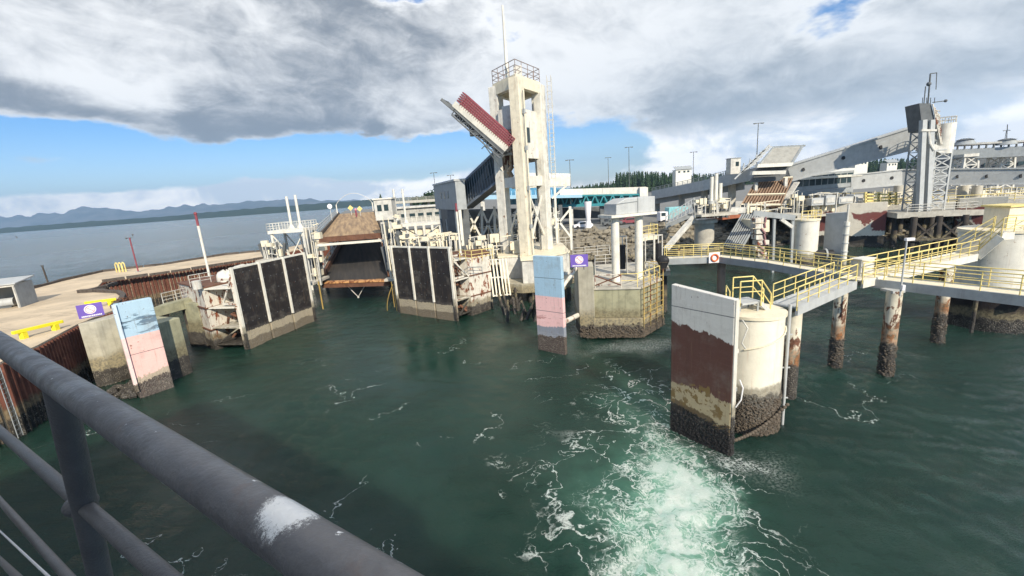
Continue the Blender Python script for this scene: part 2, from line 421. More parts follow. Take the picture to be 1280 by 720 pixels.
M['signwhite'] = weathered('sign_white', (.80, .78, .78), .5, var=.05, streak=0, bump=.02)
M['signpink'] = weathered('sign_pink', (.75, .25, .32), .5, var=.05, streak=0, bump=.02)
M['hull'] = weathered('hull_white', (.7, .7, .7), .4, var=.05, streak=.1)
M['orange'] = weathered('orange_paint', (.72, .16, .05), .5, var=.15, streak=.1)
M['rope'] = weathered('ochre_hose', (.35, .24, .07), .8, var=.3, streak=.2)

# fender boards
M['flag'] = banded('blue_pink_board', [(-2, (.07, .055, .05), 0), (1.3, (.40, .33, .25), 1.3), (1.75, (.80, .50, .45), 1.0), (4.75, (.40, .55, .66), .06)], seams=(3.4, 5.9), speck=1.5, scuff=(4.7, 6.6, (.06, .11, .17)))
M['flag2'] = banded('blue_pink_board_two', [(-2, (.08, .06, .052), 0), (1.45, (.24, .26, .30), 1.0), (2.2, (.80, .50, .48), .7), (4.75, (.36, .52, .64), .06)], seams=(3.5, 6.25), speck=1.5, scuff=(2.4, 3.4, (.45, .22, .20)))
M['board'] = banded('antifoul_board', seams=(6.9,), bands=[(-2, (.022, .020, .019), 0), (1.35, (.13, .09, .05), .8), (1.65, (.42, .34, .21), 1.0), (2.75, (.115, .055, .043), 1.2), (5.85, (.62, .60, .55), .9)], speck=1.1, slope=-.10, patch=(1.6, 3.1, (.20, .13, .05), 2.2, .54))
M['blackboard'] = banded('black_fender', [(-2, (.16, .13, .09), 0), (.9, (.40, .34, .24), .9), (1.75, (.022, .019, .019), .55)], speck=1.9)
M['backboard'] = banded('far_antifoul_board', [(-2, (.03, .028, .025), 0), (1.9, (.70, .64, .52), .6)], nscale=.8, speck=.5, patch=(2.6, 6.0, (.20, .065, .055), .22, .455))
M['flagedge'] = banded('board_edge', [(-2, (.10, .08, .06), 0), (1.2, (.78, .58, .54), .8), (4.75, (.56, .66, .74), .1)], speck=1.2)
# planked ramp: streaked lengthways
def ramp_mat(name, a, b, dirv_):
    M_, k, bs, pos = newmat(name)
    mp = k.n('ShaderNodeMapping'); k.l(pos, mp.inputs['Vector'])
    mp.inputs['Rotation'].default_value = (0, 0, dirv_)
    v = scl(k, mp.outputs[0], (1.4, .06, .3))
    c = k.mix(k.ramp(k.noise(v, 1.5, 6, .6), .3, .7), a, b)
    c = k.mix(k.m('MULTIPLY', k.ramp(k.noise(pos, .9, 6), .5, .7), .5), c, tuple(q*.6 for q in b))
    k.l(c, bs.inputs['Base Color']); bs.inputs['Roughness'].default_value = .85
    return M_
M['plank'] = ramp_mat('ramp_planks', (.44, .30, .16), (.20, .13, .075), rad(-19))
M['rampdark'] = ramp_mat('dark_ramp', (.018, .017, .017), (.05, .042, .035), rad(-19))

def gravel_mat():
    M_, k, bs, pos = newmat('tan_gravel')
    c = k.mix(k.ramp(k.noise(pos, .22, 7, .65), .35, .68), (.60, .48, .33), (.42, .34, .24))
    tr = k.m('ABSOLUTE', k.m('SUBTRACT', k.noise(scl(k, pos, (.25, 1., 1.)), .28, 2, .5), .5))
    c = k.mix(k.m('MULTIPLY', k.ramp(tr, .020, .008), k.m('MULTIPLY', k.ramp(k.noise(pos, 1.6, 5), .4, .6), .45)), c, (.26, .21, .15))
    c = k.mix(k.m('MULTIPLY', k.ramp(k.noise(pos, .8, 8, .75), .58, .66), .5), c, (.30, .26, .20))
    c = k.mix(k.m('MULTIPLY', k.ramp(k.noise(pos, 12., 4, .7), .55, .7), .35), c, (.70, .60, .45))
    k.l(c, bs.inputs['Base Color']); bs.inputs['Roughness'].default_value = .95
    bp = k.n('ShaderNodeBump'); bp.inputs['Strength'].default_value = .4; bp.inputs['Distance'].default_value = .05; k.l(k.noise(pos, 7., 6, .7), bp.inputs['Height']); k.l(bp.outputs[0], bs.inputs['Normal'])
    return M_
M['gravel'] = gravel_mat()
# bird droppings on the hand rail
def rail_top_mat():
    M_, k, bs, pos = newmat('ship_rail_top_paint')
    n1 = k.noise(pos, 9., 7, .6)
    c = k.mix(k.ramp(n1, .35, .7), (.140, .137, .138), (.092, .090, .092))
    c = k.mix(k.m('MULTIPLY', k.ramp(k.noise(pos, 21., 7, .7), .54, .68), .5), c, (.13, .095, .08))
    c = k.mix(k.m('MULTIPLY', k.ramp(k.noise(scl(k, pos, (1., 1., 1.)), 5., 8, .75), .52, .62), .35), c, (.19, .185, .185))
    # one large splash and a scatter of small ones along the crown of the rail
    d = k.vm('SUBTRACT', pos, tuple(SPLASH))
    ln = k.n('ShaderNodeVectorMath', operation='LENGTH'); k.l(d, ln.inputs[0])
    near = k.ramp(ln.outputs['Value'], .075, .012)
    f1 = k.ramp(k.m('ADD', k.m('MULTIPLY', near, .42), k.noise(scl(k, pos, (1., 1., .35)), 42., 10, 1.)), .80, .84)
    f2 = k.ramp(k.noise(pos, 62., 4, .65), .695, .71)
    nx = k.n('ShaderNodeNewGeometry'); up = k.ramp(k.sep(nx.outputs['Normal'])[2], .3, .8)
    f2 = k.m('MULTIPLY', f2, up)
    c = k.mix(k.m('MAXIMUM', f1, f2), c, (.72, .72, .70))
    k.l(c, bs.inputs['Base Color']); k.put(bs.inputs['Roughness'], k.ramp(k.noise(pos, 13., 6, .7), .35, .65, .30, .55))
    bp = k.n('ShaderNodeBump'); bp.inputs['Strength'].default_value = .45; bp.inputs['Distance'].default_value = .003
    k.l(k.m('ADD', k.noise(pos, 130., 5), k.m('MULTIPLY', k.noise(pos, 18., 5), 1.5)), bp.inputs['Height']); k.l(bp.outputs[0], bs.inputs['Normal'])
    return M_

# ================================================================ WATER
def water():
    # one sheet: fine in the basin, opening out to the horizon
    def axis(lo, hi, step, far):
        a = [x for x in np.arange(lo, hi+1e-6, step)]
        s = step; x = hi; up_ = []
        while x < far: s *= 1.22; x += s; up_.append(x)
        s = step; x = lo; dn = []
        while x > -far: s *= 1.22; x -= s; dn.append(x)
        return np.array(dn[::-1]+a+up_)
    xs = axis(-16, 26, .14, 7400); ys = axis(7, 42, .14, 7400)
    X, Y = np.meshgrid(xs, ys); Z = np.zeros_like(X)
    rg = np.random.RandomState(3)
    fade = np.exp(-np.maximum(0, np.hypot(X-4, Y-20)-30)/16.)
    for i in range(46):
        lam = math.exp(rg.uniform(math.log(.6), math.log(6.))); a = rg.normal(.5, .9); k_ = 2*math.pi/lam
        Z += (.0060*lam**.75)*np.sin(k_*(X*math.cos(a)+Y*math.sin(a))+rg.uniform(0, 6.28)+.7*np.sin(X*.35+Y*.21+i))*fade
    Z *= .75+.5*np.sin(X*.21+1.)*np.sin(Y*.17)
    Z *= 1-.90*np.exp(-(((X+8)/16.)**2+((Y-34)/12.)**2))
    wash = np.exp(-(((X-5.0)/3.8)**2+((Y-13)/5.5)**2))
    for i in range(70):
        lam = math.exp(rg.uniform(math.log(.3), math.log(1.8))); a = rg.uniform(0, 6.28); k_ = 2*math.pi/lam
        Z += wash*.014*lam*np.sin(k_*(X*math.cos(a)+Y*math.sin(a))+rg.uniform(0, 6.28)+1.2*np.sin(X*.9+i)+1.1*np.sin(Y*1.1-i))
    nx, ny = len(xs), len(ys)
    co = np.stack([X, Y, Z], -1).reshape(-1, 3)
    me = bpy.data.meshes.new('water')
    idx = np.arange(nx*ny).reshape(ny, nx)
    q = np.stack([idx[:-1, :-1], idx[:-1, 1:], idx[1:, 1:], idx[1:, :-1]], -1).reshape(-1, 4)
    me.vertices.add(len(co)); me.vertices.foreach_set('co', co.ravel())
    me.loops.add(q.size); me.loops.foreach_set('vertex_index', q.ravel().astype(np.int32))
    me.polygons.add(len(q)); me.polygons.foreach_set('loop_start', np.arange(0, q.size, 4, dtype=np.int32))
    me.polygons.foreach_set('loop_total', np.full(len(q), 4, dtype=np.int32))
    me.polygons.foreach_set('use_smooth', np.ones(len(q), dtype=bool))
    me.update(calc_edges=True)
    o = bpy.data.objects.new('water', me); col.objects.link(o); o['kind'] = 'structure'
    M_, k, bs, pos = newmat('sea_water')
    x, y, z = k.sep(pos)
    p2 = k.comb(x, y, 0.)
    wp = k.noise(p2, .35, 5, .6); wq = k.noise(k.vm('ADD', p2, (31., 7., 0.)), .35, 5, .6)
    xw = k.m('ADD', x, k.m('MULTIPLY', k.m('SUBTRACT', wp, .5), 5.)); yw = k.m('ADD', y, k.m('MULTIPLY', k.m('SUBTRACT', wq, .5), 5.))
    def blob(cx, cy, rx, ry, g=1., rot=0.):
        a = k.m('SUBTRACT', xw, cx); b = k.m('SUBTRACT', yw, cy); c_, s_ = math.cos(rot), math.sin(rot)
        u = k.m('ADD', k.m('MULTIPLY', a, c_/rx), k.m('MULTIPLY', b, s_/rx)); v = k.m('ADD', k.m('MULTIPLY', a, -s_/ry), k.m('MULTIPLY', b, c_/ry))
        return k.m('MULTIPLY', k.m('EXPONENT', k.m('MULTIPLY', k.m('ADD', k.m('MULTIPLY', u, u), k.m('MULTIPLY', v, v)), -1.)), g)
    core = k.m('ADD', blob(4.9, 12.8, 2.5, 3.8, 1.15), k.m('ADD', blob(7.0, 16.8, 1.7, 2.8, 1.05), blob(7.4, 20.5, 1.3, 2.6, .55)))
    halo = k.m('ADD', k.m('ADD', blob(5.2, 15, 3.6, 6.0, .72), blob(7.2, 24, 2.6, 6, .50)), blob(1., 17, 3, 4, .14))
    base = k.mix(k.ramp(k.noise(p2, .16, 4), .35, .65), (.008, .030, .021), (.012, .038, .027))
    base = k.mix(k.ramp(k.m('ADD', halo, k.m('MULTIPLY', k.m('SUBTRACT', wp, .5), .3)), .08, 1.1), base, (.060, .165, .115))
    base = k.mix(k.ramp(k.m('ADD', core, k.m('MULTIPLY', k.m('SUBTRACT', k.noise(p2, .9, 6, .7), .5), .8)), .35, 1.25), base, (.17, .36, .26))
    # open sea towards the horizon: greyer
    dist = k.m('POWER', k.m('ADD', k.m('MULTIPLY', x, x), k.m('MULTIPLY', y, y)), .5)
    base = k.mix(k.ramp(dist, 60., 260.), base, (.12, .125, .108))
    # foam lacing
    def vnoise(v, sc_, det):
        d1 = k.n('ShaderNodeTexNoise'); d1.inputs['Scale'].default_value = sc_; d1.inputs['Detail'].default_value = det; k.l(v, d1.inputs['Vector'])
        return k.vm('SUBTRACT', d1.outputs['Color'], (.5, .5, .5))
    dv = k.vm('ADD', p2, k.vm('MULTIPLY', vnoise(p2, .55, 3), (4.2, 4.2, 0.)))
    dv = k.vm('ADD', dv, k.vm('MULTIPLY', vnoise(p2, 2.1, 4), (1.2, 1.2, 0.)))
    brk = k.noise(p2, 2.6, 6, .75); brk2 = k.noise(p2, 9., 4, .7)
    def ridge_(scale, off, w1, det=2):
        nz = k.noise(k.vm('ADD', dv, off), scale, det, .5)
        r_ = k.m('ABSOLUTE', k.m('SUBTRACT', nz, .5)); wv = k.m('MULTIPLY', w1, k.ramp(brk, .36, .66))
        return k.m('MULTIPLY', k.ramp(r_, wv, k.m('MULTIPLY', wv, .25)), k.ramp(brk2, .30, .55))
    def lace(scale, w1):
        vo = k.n('ShaderNodeTexVoronoi', feature='DISTANCE_TO_EDGE'); k.l(dv, vo.inputs['Vector']); vo.inputs['Scale'].default_value = scale
        wv = k.m('MULTIPLY', w1, k.ramp(brk, .34, .70))
        return k.m('MULTIPLY', k.ramp(vo.outputs['Distance'], wv, k.m('MULTIPLY', wv, .2)), k.ramp(brk2, .28, .6))
    l1 = k.m('MULTIPLY', k.m('MAXIMUM', ridge_(.22, (0., 0., 0.), .014), ridge_(.35, (40., 9., 0.), .012)), k.ramp(k.m('ADD', halo, k.m('MULTIPLY', k.m('SUBTRACT', wp, .5), .5)), .10, .30))
    l2 = k.m('MULTIPLY', lace(.75, .10), k.ramp(k.m('ADD', k.m('ADD', halo, core), k.m('MULTIPLY', k.m('SUBTRACT', wq, .5), .9)), .60, 1.0))
    l3 = k.m('MULTIPLY', lace(1.7, .26), k.ramp(k.m('ADD', core, k.m('MULTIPLY', k.m('SUBTRACT', wp, .5), .9)), .35, .85))
    sp = k.m('MULTIPLY', ridge_(.13, (13., 71., 0.), .0045), k.ramp(k.noise(k.vm('ADD', p2, (3., 11., 0.)), .14, 2), .50, .58))
    sp = k.m('MULTIPLY', sp, k.ramp(dist, 44., 34.))
    spl = k.ramp(k.m('ADD', k.m('MULTIPLY', core, .42), k.noise(dv, 1.0, 9, .70)), .84, 1.04, 0., .8)
    bows = k.m('MULTIPLY', k.m('ADD', blob(10.2, 17.6, 1.5, .8, 1., -.9), blob(10., 33.6, 4., 1.2, .8, .1)), k.ramp(brk2, .42, .62))
    foam = k.m('MAXIMUM', k.m('MAXIMUM', k.m('MAXIMUM', l1, l2), k.m('MAXIMUM', l3, sp)), k.m('MAXIMUM', spl, k.m('MULTIPLY', bows, .8)))
    foam = k.m('MULTIPLY', foam, k.ramp(dist, 60., 40.))
    c = k.mix(k.m('MULTIPLY', foam, .85), base, (.66, .70, .66))
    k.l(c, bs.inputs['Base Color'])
    k.put(bs.inputs['Roughness'], k.m('ADD', k.m('MULTIPLY', foam, .5), k.ramp(dist, 40., 400., .05, .22)))
    bs.inputs['IOR'].default_value = 1.333; bs.subsurface_method = 'BURLEY'; bs.inputs['Subsurface Weight'].default_value = 1.; bs.inputs['Subsurface Radius'].default_value = (.5, 1., .85); bs.inputs['Subsurface Scale'].default_value = 2.6
    cal = k.ramp(k.noise(p2, .11, 3), .42, .6, .45, 1.15)       # smooth slicks between ruffled patches
    h = k.m('ADD', k.m('MULTIPLY', k.noise(p2, 1.3, 6, .6, .6), .75), k.m('MULTIPLY', k.noise(scl(k, p2, (1.2, 2.0, 1)), 4.8, 5, .68), .80))
    cal = k.m('MULTIPLY', cal, k.m('SUBTRACT', 1., k.m('ADD', blob(-8., 34., 16., 11., .92), blob(-2., 22., 6., 5., .35))))
    cal = k.m('ADD', cal, blob(26., 20., 14., 12., .55))
    h2 = k.m('MULTIPLY', k.noise(scl(k, p2, (1., 2.4, 1)), .35, 3), 1.2)
    h = k.m('MULTIPLY', k.m('ADD', h, h2), cal)
    h = k.m('ADD', h, k.m('MULTIPLY', foam, .25))
    bp = k.n('ShaderNodeBump'); bp.inputs['Strength'].default_value = .9
    bp.inputs['Distance'].default_value = .20
    k.l(h, bp.inputs['Height']); k.l(bp.outputs[0], bs.inputs['Normal'])
    me.materials.append(M_)
water()

# ================================================================ FAR LAND
def ridge(name, mat, Y, prof, thick, z0=-1., seed=1, jag=.12, label=None):
    """a range of hills: a real ridge with two slopes, built at its distance"""
    rnd = random.Random(seed); mb = MB(); pts = []
    for (x0, y0), (x1, y1) in zip(prof, prof[1:]):
        n = max(2, int(abs(x1-x0)/3))
        for i in range(n):
            t = i/n; p = PY(x0+(x1-x0)*t, y0+(y1-y0)*t, Y); pts.append(p)
    pts.append(PY(*prof[-1], Y))
    rows = []; nr = 9
    for j in range(nr+1):
        u = j/nr*2-1                                     # -1 front foot, 0 crest, 1 back foot
        row = []
        for i, p in enumerate(pts):
            hgt = max(1., p.z-z0)*(1-abs(u)**1.15)
            nz = mnoise.noise(Vector((i*.23+seed, u*3.+i*.05, seed)))*hgt*jag*2*(1-abs(u)*.3) if abs(u) < 1 else 0
            nz += (mnoise.noise(Vector((i*.9+seed*3, u*5., seed)))+.5*mnoise.noise(Vector((i*2.1, u*9., seed))))*hgt*jag*.45 if abs(u) < 1 else 0
            s_ = 1+u*thick/Y
            row.append((p.x*s_+0, Y+u*thick, z0+hgt+nz))
        rows.append(row)
    n = len(pts); vs = [v for r in rows for v in r]
    fs = [(j*n+i, j*n+i+1, (j+1)*n+i+1, (j+1)*n+i) for j in range(nr) for i in range(n-1)]
    mb.add(vs, fs, True); o = mb.build(name, mat); o['kind'] = 'structure'
    return o
def hillmat(name, a, b, sc_, snow=None):
    M_, k, bs, pos = newmat(name)
    c = k.mix(k.ramp(k.noise(pos, sc_, 8, .65), .35, .65), a, b)
    if snow:
        z = k.sep(pos)[2]
        f = k.ramp(k.m('ADD', z, k.m('MULTIPLY', k.m('SUBTRACT', k.noise(pos, sc_*2, 7, .7), .5), snow*.7)), snow, snow*1.15)
        c = k.mix(f, c, (.7, .72, .75))
    k.l(c, bs.inputs['Base Color']); bs.inputs['Roughness'].default_value = 1.
    bs.inputs['Specular IOR Level'].default_value = 0
    return M_
mt = hillmat('mountain', (.07, .09, .10), (.15, .16, .17), .004, 360.)
mf = hillmat('far_forest', (.02, .035, .018), (.04, .055, .03), .02)
ridge('mountains', mt, 7000, [(-260, 275), (-150, 262), (-60, 268), (0, 270), (40, 268), (66, 266), (90, 260), (112, 257), (140, 260), (175, 264), (210, 258), (250, 255), (290, 254), (330, 249), (380, 248), (420, 250), (470, 250), (520, 252), (600, 250), (700, 247), (800, 236), (950, 228)], 1200, seed=3)
ridge('far_shore', mf, 3000, [(-260, 300.5), (-100, 291.5), (0, 285), (120, 276), (200, 271), (290, 262), (360, 257), (450, 250), (560, 243), (700, 236), (900, 220), (1100, 206), (1400, 180)], 350, seed=8, jag=.10)

hz_ = MB(); hz_.box((0, 0, 297), (18400, 18400, 600)); hz_ = hz_.build('haze', None); hz_['kind'] = 'stuff'; tag(hz_, 'thin pale blue haze over the strait', 'haze')
M_ = bpy.data.materials.new('haze'); M_.use_nodes = True; M_.node_tree.nodes.clear(); k_ = NT(M_.node_tree); vol = k_.n('ShaderNodeVolumePrincipled'); vol.inputs['Color'].default_value = (.46, .70, 1, 1); vol.inputs['Density'].default_value = .00013; vol.inputs['Anisotropy'].default_value = .2
k_.l(vol.outputs[0], k_.n('ShaderNodeOutputMaterial').inputs['Volume']); hz_.data.materials.append(M_)
# ================================================================ TERMINAL LAND
Z_LAND = 4.5
lp = [W(604, 296, Z_LAND), W(690, 290, Z_LAND), W(760, 285, Z_LAND), W(830, 281, Z_LAND), W(880, 274, Z_LAND), W(1010, 262, Z_LAND), W(1120, 257, Z_LAND), W(1290, 248, Z_LAND)]
land = [(p.x, p.y) for p in lp]+[(260, 110), (900, 500), (900, 1400), (-60, 1400), (-95, 260), (-60, 150), (-44, 118), (-20, 112)]
mb = MB(); mb.prism(land, -1, Z_LAND); o = mb.build('terminal_ground', M['asphalt']); o['kind'] = 'structure'
# riprap bank down to the water
def riprap():
    rnd = random.Random(5); mb = MB()
    top = [W(604, 296, Z_LAND), W(690, 290, Z_LAND), W(760, 285, Z_LAND), W(830, 281, Z_LAND), W(880, 274, Z_LAND), W(1010, 262, Z_LAND), W(1130, 257, Z_LAND), W(1290, 248, Z_LAND)]
    bot = [Vector((p.x*.80, p.y*.80, -.6)) for p in top]
    # solid slope under the rocks
    n = len(top); vs = [Vector(p)+Vector((0, 0, -.25)) for p in top]+bot
    mb.add(vs, [(i, i+1, n+i+1, n+i) for i in range(n-1)])
    for i in range(n-1):
        L = (top[i+1]-top[i]).length
        for _ in range(int(L*16)):
            t = rnd.random(); u = rnd.random()
            p = lerp(lerp(top[i], top[i+1], t), lerp(bot[i], bot[i+1], t), u)
            mb.rock((p.x, p.y, p.z+.1), rnd.uniform(.35, 1.0), rnd)
    o = mb.build('riprap_bank', M['rock']); o['kind'] = 'stuff'
    tag(o, 'grey brown rock armour sloping from the terminal yard into the water', 'riprap')
riprap()

# foliage
def leafmat(name, a, b):
    M_, k, bs, pos = newmat(name)
    k.l(k.mix(k.ramp(k.noise(pos, .5, 4), .35, .65), a, b), bs.inputs['Base Color']); bs.inputs['Roughness'].default_value = .85
    bs.inputs['Specular IOR Level'].default_value = .1
    return M_
M['leaf'] = leafmat('evergreen', (.022, .045, .022), (.045, .075, .035))
M['trunk'] = weathered('bark', (.09, .065, .045), .9)
def conifer(mb, x, y, z, h, r, rnd):
    for L in range(7):
        t = L/7.; zz = z+h*(.12+.86*t); rr = r*(1-t)**.8*rnd.uniform(.8, 1.15); n = 9
        for i in range(n):
            a = 2*math.pi*i/n+rnd.uniform(-.3, .3); q = rr*rnd.uniform(.7, 1.2)
            p0 = Vector((x, y, zz+h*.10)); p1 = Vector((x+q*math.cos(a-.28), y+q*math.sin(a-.28), zz-h*.05)); p2 = Vector((x+q*math.cos(a+.28), y+q*math.sin(a+.28), zz-h*.04*rnd.random()))
            mb.add([p0, p1, p2], [(0, 1, 2)])
def woods():
    rnd = random.Random(11); mb = MB()
    for _ in range(2000):
        px = rnd.uniform(690, 1230); dep = rnd.uniform(430, 640)
        base = PY(px, 240, dep); z = Z_LAND; x = base.x
        tgt = 231-(px-700)*.048+4*math.sin(px*.03)+rnd.uniform(0, 9)-(11 if 770 < px < 1000 else 0)
        if px > 1060: tgt = 196+rnd.uniform(0, 12)
        top = PY(px, tgt, dep).z
        h = max(5., top-z); mb_h = min(h, 22); conifer(mb, x, dep, z+h-mb_h, mb_h, rnd.uniform(2.2, 4.), rnd)
    o = mb.build('far_woods', M['leaf']); tag(o, 'dark line of evergreen woods on the rise behind the terminal', 'woods', kind='stuff')
    mb = MB()
    a = [PY(x, 240, 470) for x in (670, 1260)]; b = [PY(x, 240, 700) for x in (670, 1260)]
    mb.add([(a[0].x, 470, 4.2), (a[1].x, 470, 4.2), (b[1].x, 700, 17), (b[0].x, 700, 12)], [(0, 1, 2, 3)]); o = mb.build('wooded_hill', mf); o['kind'] = 'structure'
woods()
def tree(px, py_top, py_base, Y, rpx, label, round_=False):
    top = PY(px, py_top, Y); base = Vector((top.x, Y, Z_LAND)); h = top.z-Z_LAND; rnd = random.Random(int(px))
    t = thing('evergreen_tree', label, 'tree', base)
    MB().tube(base, base+Vector((0, 0, h*.8)), h*.02+.1, 7, .05).build('trunk', M['trunk'], t)
    mb = MB(); r = rpx/FPX*Y
    if not round_:
        for L in range(16):
            u = L/16; zz = Z_LAND+h*(.15+.85*u); rr = r*(1-u)**.75
            for i in range(16):
                a = rnd.uniform(0, 6.28); q = rr*rnd.uniform(.5, 1.15)
                p0 = Vector((base.x, Y, zz+h*.04)); mb.add([p0, (base.x+q*math.cos(a-.2), Y+q*math.sin(a-.2), zz-h*.03), (base.x+q*math.cos(a+.2), Y+q*math.sin(a+.2), zz-h*rnd.uniform(0, .05))], [(0, 1, 2)])
    else:
        for _ in range(900):
            d = Vector((rnd.gauss(0, 1), rnd.gauss(0, 1), rnd.gauss(0, 1))).normalized()*rnd.uniform(.45, 1)
            lump = .8+.35*mnoise.noise(d*2.3+Vector((px, 0, 0)))
            c = Vector((base.x+d.x*r*lump, Y+d.y*r*lump, Z_LAND+h*.58+d.z*h*.42*lump)); s_ = r*.14
            e = [Vector((rnd.uniform(-1, 1), rnd.uniform(-1, 1), rnd.uniform(-1, 1)))*s_ for _ in range(3)]
            mb.add([c+q for q in e], [(0, 1, 2)])
    mb.build('crown', M['leaf'], t)
tree(475, 241, 262, 260, 7, 'pointed dark evergreen tree standing alone beyond the car ramp')
tree(538, 236, 262, 240, 19, 'broad dark tree clump behind the grey boxy waiting room', True)
tree(519, 243, 262, 300, 9, 'small rounded tree left of the broad dark clump', True)

# ================================================================ PIER (gravel topped, sheet pile walls)
ZP = 5.0
def wp(px, py, z=ZP): p = W(px, py, z); return (p.x, p.y)
outl = [(-40.5, 20.0), (-33.2, 23.0), (-32.2, 25.6), (-33.6, 29.4), wp(97, 405), wp(141, 388), wp(155, 377), wp(158, 370), wp(150, 364.5), wp(120, 360), wp(128, 352), wp(240, 336), wp(335, 321.5),
        wp(420, 300), wp(425, 296), wp(340, 313), wp(280, 319), wp(205, 331), wp(128, 340), wp(75, 352), wp(22, 366), (-75, 56), (-62, 20)]
def sheetpile(mb, path, z0, z1, pitch=.45, amp=.16):
    for a, b in zip(path, path[1:]):
        a, b = Vector((*a, 0)), Vector((*b, 0)); L = (b-a).length; n = max(2, int(L/pitch)); nn = Vector(((b-a).y, -(b-a).x, 0)).normalized()
        pr_ = []
        for i in range(n):
            for t, o_ in ((0, 0), (.3, 0), (.5, 1), (.8, 1)):
                pr_.append(a+(b-a)*((i+t)/n)+nn*amp*o_)
        pr_.append(b)
        vs = [(p.x, p.y, z0) for p in pr_]+[(p.x, p.y, z1) for p in pr_]; k_ = len(pr_)
        mb.add(vs, [(i, i+1, k_+i+1, k_+i) for i in range(k_-1)])
pier = thing('pier', 'tan gravel topped pier with rusty sheet pile sides at the left', 'pier', (-45, 45, 0))
MB().prism(outl, -1.5, ZP).build('deck', M['gravel'], pier)
mb = MB(); out2 = outl+[outl[0]]; sheetpile(mb, [(p[0]*1.0, p[1]) for p in out2], -1.5, ZP-.12); mb.build('sheet_pile_wall', M['rust_wall'], pier)
def kerb(pts, wd=.45, ht=.35, gaps=0.):
    mb = MB(); rnd = random.Random(2)
    for a, b in zip(pts, pts[1:]):
        a, b = Vector((*a, ZP)), Vector((*b, ZP)); L = (b-a).length; n = max(1, int(L/2.2))
        for i in range(n):
            p = lerp(a, b, i/n); q = lerp(a, b, (i+.93)/n); h2 = ht*rnd.uniform(.85, 1.1)
            mb.bar(p+Vector((0, 0, h2/2)), q+Vector((0, 0, h2/2)), wd, h2)
    return mb
for pts in ([wp(22, 366), wp(75, 352), wp(128, 340), wp(205, 331), wp(280, 319), wp(340, 313)], [wp(99, 366), wp(120, 365), wp(148, 366), wp(155, 371), wp(152, 377), wp(141, 386)],
            [wp(128, 353), wp(240, 337), wp(335, 322.5)], [wp(112, 365), wp(132, 360), wp(146, 355)]):
    kerb(pts).build('kerb', M['kerb'], pier)
# ladder down the round sheet pile cell
ld = thing('ladder', 'narrow steel ladder on the shaded sheet pile cell behind the hand rail', 'ladder', (-32, 26, 0))
a = W(22, 470, 4.6); a = Vector((-31.75, 25.1, 4.8)); dv = Vector((-.1, .38, 0))
mb = MB()
for s_ in (0, 1): mb.tube(a+dv*s_, V(a+dv*s_, .2), .025, 6)
mb.build('side_rail', M['grey'], ld); mb = MB()
for i in range(14): mb.tube(V(a, .4+i*.31), V(a+dv, .4+i*.31), .018, 5)
mb.build('rung', M['grey'], ld)

# yellow crash barriers on the pier
def barrier(a, b, label):
    a, b = V(a, ZP), V(b, ZP); t = thing('yellow_barrier', label, 'barrier', (a+b)/2, 'low yellow barriers on the pier')
    d = (b-a).normalized()
    MB().bar(a-d*.25+Vector((0, 0, .62)), b+d*.25+Vector((0, 0, .55)), .26, .24).build('beam', M['byellow'], t, .03)
    for f in (.12, .88):
        p = lerp(a, b, f); MB().bar(p, p+Vector((0, 0, .47)), .34, .34).build('leg', M['byellow'], t)
barrier(W(24, 425, ZP), W(76, 411, ZP), 'bright yellow barrier nearest the ship at the sheet pile edge')
barrier(W(112, 386, ZP), W(143, 381, ZP), 'short yellow barrier behind the purple sign on the pier')

cz = W(150, 378, ZP); t = thing('chain_heap', 'heap of rusty chain at the rounded kerb end beside the short yellow barrier', 'chain', cz); mb = MB(); rn = random.Random(15)
for i in range(26):
    c = cz+Vector((rn.gauss(0, .55), rn.gauss(0, .5), rn.uniform(.08, .4))); a0 = rn.uniform(0, 3.1); tl = rn.uniform(-.6, .6); ux = Vector((math.cos(a0), math.sin(a0), tl*.3)); uy = Vector((-math.sin(a0)*math.cos(tl), math.cos(a0)*math.cos(tl), math.sin(tl)))
    mb.poly([c+ux*.26*math.cos(2*math.pi*j/10)+uy*.16*math.sin(2*math.pi*j/10) for j in range(11)], .045, 5, caps=False)
mb.build('links', M['rust'], t)
